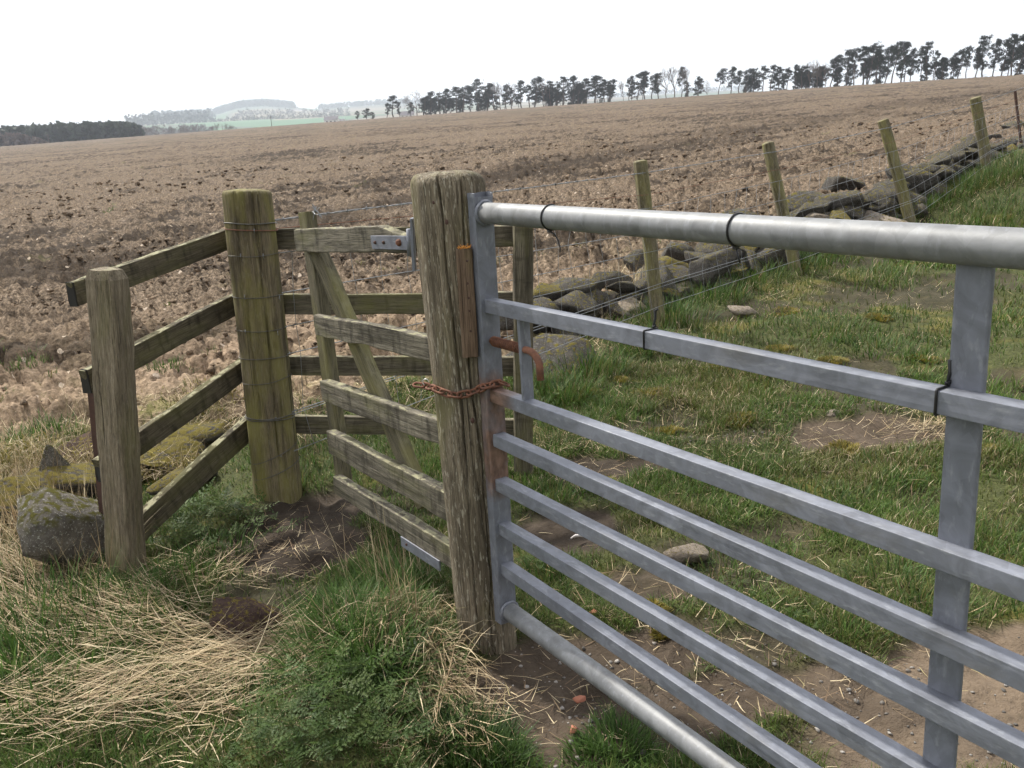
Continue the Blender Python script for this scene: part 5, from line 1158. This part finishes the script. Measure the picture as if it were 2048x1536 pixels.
def tree(name, meshes, px, top_y, kind, wide=1.0, back=0.0, label='', base_y=None):
    d = ray(px, 200); tn = d[0] / d[1]; Y = float(np.interp(tn, _TD_T, _TD_D)) + 2 + back
    x_ = tn * Y; zb_ = hz1(x_, Y) - .2; tp = at_depth(px, top_y, Y)[2]; Hh = max(tp - zb_, 3.0)
    o = thing(name, label, 'tree', (x_, Y, zb_), 'trees of the shelterbelt on the field crest'); rz = random.uniform(-.7, .7) + (math.pi if kind == 'f' else 0)
    o.matrix_basis = Matrix.Translation((x_, Y, zb_)) @ Matrix.Rotation(rz, 4, 'Z') @ Matrix.Diagonal((Hh * wide, Hh * wide, Hh, 1))
    for nm, me in zip(('trunk', 'crown'), meshes):
        c = bpy.data.objects.new(nm, me); COL.objects.link(c); c.parent = o
    return o
ORD = ['first', 'second', 'third', 'fourth', 'fifth', 'sixth', 'seventh', 'eighth', 'ninth', 'tenth', 'eleventh', 'twelfth', 'thirteenth', 'fourteenth', 'fifteenth', 'sixteenth', 'seventeenth', 'eighteenth', 'nineteenth', 'twentieth']
def ordn(n):
    if n <= 20: return ORD[n - 1]
    tens = ['', '', 'twenty', 'thirty', 'forty', 'fifty', 'sixty', 'seventy', 'eighty'][n // 10]
    return tens + ('-' + ORD[n % 10 - 1] if n % 10 else 'th').replace('tyth', 'tieth') if n % 10 else tens[:-1] + 'ieth'
# picture column, top row, kind, width
T_ = [(712, 222, 'p', .9), (728, 217, 'p', 1.2), (741, 224, 'p', .8), (770, 205, 'p', .7), (785, 190, 'p', .85), (797, 205, 'p', .6), (832, 177, 'b', .9), (818, 204, 'p', .8), (846, 192, 'p', .9), (862, 182, 'p', .9), (878, 186, 'p', .8), (891, 177, 'p', .9), (908, 173, 'p', .9), (926, 171, 'p', .9), (941, 176, 'p', .8), (957, 158, 'p', .8), (974, 166, 'p', .8), (986, 164, 'b', .8), (1000, 162, 'b', .9), (1013, 168, 'p', .7), (1024, 160, 'b', .9), (1043, 160, 'p', .8), (1056, 170, 'p', .7), (1068, 152, 'p', .75), (1087, 160, 'b', .7), (1102, 162, 'p', .8), (1113, 168, 'p', .6), (1125, 153, 'p', .8), (1143, 149, 'p', .85), (1158, 165, 'p', .7), (1174, 157, 'p', .9), (1193, 151, 'p', 1.0), (1206, 158, 'p', .8), (1220, 158, 'p', .8), (1247, 160, 'b', .7), (1258, 152, 'p', .6), (1276, 143, 'p', .85), (1290, 141, 'p', .8), (1304, 148, 'p', .8), (1318, 146, 'p', .8), (1333, 137, 'b', .8), (1348, 131, 'b', .9), (1362, 133, 'p', .6), (1376, 130, 'b', .8), (1396, 152, 'p', .7), (1414, 158, 'b', .6), (1437, 137, 'p', .7), (1462, 133, 'p', .8), (1478, 140, 'p', .75), (1492, 137, 'p', .8), (1508, 137, 'p', .75), (1524, 131, 'p', .8), (1540, 129, 'p', .8), (1555, 133, 'p', .75), (1574, 134, 'p', .7), (1590, 128, 'p', .75), (1602, 131, 'p', .7), (1618, 122, 'b', .7), (1634, 118, 'b', .7), (1650, 122, 'b', .6), (1660, 114, 'p', .7), (1676, 110, 'p', .7), (1690, 98, 'p', .7), (1706, 95, 'p', .65), (1722, 92, 'p', .65), (1734, 86, 'p', .65), (1752, 95, 'p', .65), (1768, 90, 'p', .6), (1782, 83, 'p', .65), (1800, 84, 'p', .65), (1818, 95, 'p', .6), (1836, 92, 'p', .6), (1852, 84, 'p', .65), (1866, 100, 'p', .5), (1882, 114, 'p', .5), (1898, 106, 'p', .55), (1914, 96, 'p', .6), (1930, 91, 'p', .6), (1946, 92, 'p', .6), (1962, 72, 'p', .6), (1980, 78, 'p', .6), (1998, 76, 'p', .55), (2014, 68, 'p', .6), (2032, 64, 'p', .6), (2050, 70, 'p', .6)]
T_.sort(); np_ = nb_ = 0
for k, (px, ty, kd, wd_) in enumerate(T_):
    if kd == 'p':
        np_ += 1; look = 'wind-swept dark pine' if px > 1650 else 'dark pine'
        tree('pine_tree', PINES[(k * 7 + k // 4) % 10] if px > 1250 else PINES[(2, 5, 7, 0, 8, 2, 4, 7)[(k * 3 + k // 5) % 8]], px, ty, kd, (1.4 if px > 1250 else 1.6) * wd_ * random.uniform(.85, 1.15), random.uniform(-3, 10), look + ', ' + ordn(np_) + ' pine counted from the downhill end of the shelterbelt')
    else:
        nb_ += 1; tree('bare_tree', BARES[nb_ % 3], px, ty, kd, wd_, random.uniform(0, 8), 'leafless pale brown tree, ' + ordn(nb_) + ' bare one counted from the downhill end of the shelterbelt')
# thinner trees behind fill the belt with stems: one far mass
sel = [q for q in range(95)]; V, F, C, o_ = [], [], [], 0; Vt, Ft, ot = [], [], 0
for q in sel:
    px = random.uniform(840, 2060) if q % 3 else random.uniform(840, 1240)
    if 1395 < px < 1455 or 1225 < px < 1260: continue
    ty = np.interp(px, [850, 1000, 1200, 1400, 1600, 1750, 1880, 2050], [190, 172, 163, 147, 136, 102, 108, 80]) + random.uniform(2, 20)
    d = ray(px, 200); tn = d[0] / d[1]; Y = float(np.interp(tn, _TD_T, _TD_D)) + random.uniform(12, 26); x_ = tn * Y; zb_ = hz1(x_, Y) - .3; Hh = max(at_depth(px, ty, Y)[2] - zb_, 3)
    wm, cm = PINES[random.randrange(10)]; rz = random.uniform(-.7, .7); Mt = Matrix.Translation((x_, Y, zb_)) @ Matrix.Rotation(rz, 4, 'Z') @ Matrix.Diagonal((Hh * .9, Hh * .9, Hh, 1)); A_ = np.array(Mt)
    for me, Vl, Fl in ((wm, Vt, Ft), (cm, V, F)):
        vv = np.empty(len(me.vertices) * 3, np.float32); me.vertices.foreach_get('co', vv); vv = vv.reshape(-1, 3) @ A_[:3, :3].T + A_[:3, 3]
        if me is cm: vv = vv.reshape(-1, 3, 3)[::2]; vv = (vv.mean(1, keepdims=True) + (vv - vv.mean(1, keepdims=True)) * 1.4).reshape(-1, 3); F.append(np.arange(len(vv)).reshape(-1, 3) + o_); V.append(vv); o_ += len(vv)
        else:
            fl = [tuple(p_.vertices) for p_ in me.polygons]; Ft.append(np.array([(a[0], a[1], a[2], a[3] if len(a) > 3 else a[2]) for a in fl]) + ot); Vt.append(vv); ot += len(vv)
Vc = np.vstack(V); tag(obj('belt_foliage', mesh_np('belt_foliage', Vc, np.vstack(F), False, np.repeat(np.array([[.012, .018, .010]]) * RNG.uniform(.6, 1.4, (len(Vc) // 3, 1)), 3, 0)), M_NEEDLE), 'dark needle mass deep inside the shelterbelt', 'foliage', kind='stuff')
tag(obj('belt_stems', mesh_py('belt_stems', np.vstack(Vt), np.vstack(Ft)), M_BARK), 'thin stems deep inside the shelterbelt', 'stems', kind='stuff')

# ------------------------------------------------------------------ plantation and woods beyond the crest
def cone_tree(rs, x_, y_, z_, h_, w_, col, n=26):
    q = rs.random(n) ** .8; a = rs.uniform(0, 6.28, n); rr = w_ * (1 - q) * (.4 + .6 * rs.random(n)) + .05 * w_; p_ = np.stack([x_ + rr * np.cos(a), y_ + rr * np.sin(a), z_ + h_ * q], -1)
    d1 = rs.normal(0, 1, (n, 3)); d1 /= np.linalg.norm(d1, axis=1)[:, None]; d2 = rs.normal(0, 1, (n, 3)); d2 /= np.linalg.norm(d2, axis=1)[:, None]; s_ = h_ * .16
    return np.stack([p_ - d1 * s_, p_ + d1 * s_, p_ + d2 * s_ * 1.2], 1).reshape(-1, 3), np.repeat(np.array([col]) * rs.uniform(.6, 1.4, (n, 1)), 3, 0)
rs = np.random.default_rng(5); V, C = [], []
for k in range(620):
    px = rs.uniform(-150, 283) if k % 5 else rs.uniform(200, 285); Y = rs.uniform(395, 470); d = ray(px, 280); tn = d[0] / d[1]; x_ = tn * Y
    ty = np.interp(px, [-150, 0, 60, 150, 262, 285], [268, 263, 259, 254, 252, 262]) + rs.normal(0, 1.6); z1 = at_depth(px, ty, Y)[2]; zb_ = z1 - 13
    v_, c_ = cone_tree(rs, x_, Y, zb_, 13.5, 2.6, (.030, .045, .026), 34); V.append(v_); C.append(c_)
Vp = np.vstack(V); tag(obj('conifer_plantation', mesh_np('conifer_plantation', Vp, np.arange(len(Vp)).reshape(-1, 3), False, np.vstack(C)), M_NEEDLE), 'dark block of conifer plantation beyond the field crest', 'woodland', kind='stuff')
V, C = [], []
for k in range(150):                                         # brown scrub in front of the plantation
    px = rs.uniform(-120, 95); Y = rs.uniform(378, 392); d = ray(px, 280); x_ = d[0] / d[1] * Y; z1 = at_depth(px, np.interp(px, [-120, 0, 50, 95], [282, 272, 274, 288]) + rs.normal(0, 2), Y)[2]
    v_, c_ = cone_tree(rs, x_, Y, z1 - 8, 8.4, 2.4, (.11, .085, .07), 26); V.append(v_); C.append(c_)
Vp = np.vstack(V); tag(obj('birch_scrub', mesh_np('birch_scrub', Vp, np.arange(len(Vp)).reshape(-1, 3), False, np.vstack(C)), M_NEEDLE), 'brownish leafless scrub at the foot of the conifer plantation', 'scrub', kind='stuff')
V, C = [], []
def wood_band(n, pa, pb, ra_, rb_, h_, col, w_=6, frac=None):
    for k in range(n):
        px = rs.uniform(pa, pb); th = elev(px, 240)[0]; r = rs.uniform(ra_, rb_); z_ = float(hill_z(np.array([th]), np.array([r]))[0]); hh = h_ * rs.uniform(.6, 1.2)
        v_, c_ = cone_tree(rs, r * math.sin(th), r * math.cos(th), z_ - 2, hh, w_, col, 16); V.append(v_); C.append(c_)
wood_band(300, 305, 425, 2350, 2700, 24, (.025, .04, .024), 22); wood_band(170, 255, 420, 1700, 2100, 20, (.04, .05, .032), 14); wood_band(800, 430, 590, 2900, 3250, 20, (.028, .042, .026), 26); wood_band(500, 640, 900, 2900, 3250, 18, (.028, .042, .026), 26)
wood_band(150, 470, 700, 2000, 2300, 14, (.045, .05, .035), 10); wood_band(260, 420, 700, 1680, 1760, 9, (.05, .055, .035), 9); wood_band(300, 1150, 1500, 2900, 3250, 16, (.03, .045, .028), 22); wood_band(90, 400, 540, 620, 680, 6.5, (.03, .05, .026), 4); wood_band(130, 270, 420, 900, 1100, 12, (.10, .082, .066), 8)
Vp = np.vstack(V); tag(obj('distant_woods', mesh_np('distant_woods', Vp, np.arange(len(Vp)).reshape(-1, 3), False, np.vstack(C)), M_NEEDLE), 'hazy woods and hedges scattered over the far hills', 'woodland', kind='stuff')
# single bare hedgerow trees just beyond the crest
HB = [(292, 250), (309, 247), (340, 252), (357, 250), (374, 245), (390, 247), (430, 246), (446, 244), (462, 249)]
for k, (px, ty) in enumerate(HB):
    Y = 520 + 18 * (k % 3); d = ray(px, 250); tn = d[0] / d[1]; tpz = at_depth(px, ty, Y)[2]; Hh = 11.0
    o = thing('hedgerow_tree', 'leafless hedgerow tree beyond the crest, ' + ordn(k + 1) + ' counted from the conifer plantation', 'tree', (tn * Y, Y, tpz - Hh), 'bare hedgerow trees beyond the crest')
    o.matrix_basis = Matrix.Translation((tn * Y, Y, tpz - Hh)) @ Matrix.Rotation(k * 1.3, 4, 'Z') @ Matrix.Diagonal((Hh * 1.1, Hh * 1.1, Hh, 1))
    for nm, me in zip(('trunk', 'crown'), BARES[k % 3]): c = bpy.data.objects.new(nm, me); COL.objects.link(c); c.parent = o
# utility poles
M_POLE = plain('pole_wood', (.075, .062, .05), .95)
for px, ty, Y, lab in ((95, 268, 340, 'slim utility pole standing before the conifer plantation'), (541, 232, 420, 'slim utility pole on the skyline before the green hill field')):
    t_ = at_depth(px, ty, Y); o = thing('utility_pole', lab, 'pole', (t_[0], t_[1], t_[2] - 9)); v, f = tube([t_ - np.array([0, 0, 9]), t_], [.17, .12], 8); obj('shaft', mesh_py('shaft', v, f), M_POLE, o)
    v, f = tube([t_ + np.array([-.8, 0, -.5]), t_ + np.array([.8, 0, -.5])], .07, 6); obj('crossarm', mesh_py('arm', v, f), M_POLE, o)
# far white houses and sheds
M_HW = plain('house_wall', (.75, .74, .72), .8); M_HR = plain('house_roof', (.16, .15, .16), .8); M_PANE = plain('dark_pane', (.05, .06, .07), .2)
def house(px, py, r, w_, h_, lab, gable=.5):
    th, e_ = elev(px, py); x_, y_ = r * math.sin(th), r * math.cos(th); z_ = EYE + r * e_; o = thing('farmhouse', lab, 'house', (x_, y_, z_)); D_ = w_ * .55
    V = np.array([(sx * w_ / 2, sy * D_ / 2, z) for z in (-6, h_) for sx, sy in ((-1, -1), (1, -1), (1, 1), (-1, 1))] + [(-w_ / 2, 0, h_ + w_ * gable * .5), (w_ / 2, 0, h_ + w_ * gable * .5)]) + [x_, y_, z_]
    me = bpy.data.meshes.new('wall'); me.from_pydata(V.tolist(), [], [(0, 1, 5, 4), (1, 2, 6, 5), (2, 3, 7, 6), (3, 0, 4, 7), (4, 7, 8), (5, 9, 6)]); obj('wall', me, M_HW, o)
    off = np.array([0, 0, .15]); R_ = np.vstack([V[[4, 5, 9, 8]] + off + [0, -.3, -.1], V[[8, 9, 6, 7]] + off + [0, .3, -.1]]); me = bpy.data.meshes.new('roof'); me.from_pydata(R_.tolist(), [], [(0, 1, 2, 3), (4, 5, 6, 7)]); obj('roof', me, M_HR, o)
    for k in (-.28, .0, .28):
        c = np.array([x_ + k * w_, y_ - D_ / 2 - .06, z_ + h_ * .55]); me = bpy.data.meshes.new('window'); me.from_pydata([tuple(c + q) for q in ((-.5, 0, -.6), (.5, 0, -.6), (.5, 0, .6), (-.5, 0, .6))], [], [(0, 1, 2, 3)]); obj('window', me, M_PANE, o)
house(664, 249, 560, 9, 2.6, 'white cottage whose roof peeps over the crest before the green field'); house(682, 249, 570, 6, 2.2, 'small white outbuilding beside the cottage on the crest', .4); house(815, 240, 460, 8, 2.4, 'pale cottage glimpsed between the pine stems')
for px, py, lab in ((489, 229, 'tiny white farm shed below the wooded hill'), (592, 226, 'long white farm shed on the far hillside'), (685, 228, 'pale farm shed farthest along the hillside')): house(px, py, 2600, 34, 7, lab, .25)

# ------------------------------------------------------------------ hazy air
xs, ys, zs = (-4600, 4600), (-60, 7000), (-121, 430)
me = bpy.data.meshes.new('haze'); me.from_pydata([(x_, y_, z_) for z_ in zs for x_, y_ in ((xs[0], ys[0]), (xs[1], ys[0]), (xs[1], ys[1]), (xs[0], ys[1]))], [], [(3, 2, 1, 0), (4, 5, 6, 7), (0, 1, 5, 4), (1, 2, 6, 5), (2, 3, 7, 6), (3, 0, 4, 7)])
mt = bpy.data.materials.new('haze'); mt.use_nodes = True; t = mt.node_tree; t.nodes.clear(); o_ = t.nodes.new('ShaderNodeOutputMaterial'); vp = t.nodes.new('ShaderNodeVolumePrincipled')
vp.inputs['Color'].default_value = (.80, .87, 1.0, 1); vp.inputs['Density'].default_value = .00026; vp.inputs['Anisotropy'].default_value = .2
t.links.new(vp.outputs[0], o_.inputs['Volume']); tag(obj('haze', me, mt), 'thin pale haze in the air over the whole country', 'haze', kind='stuff')
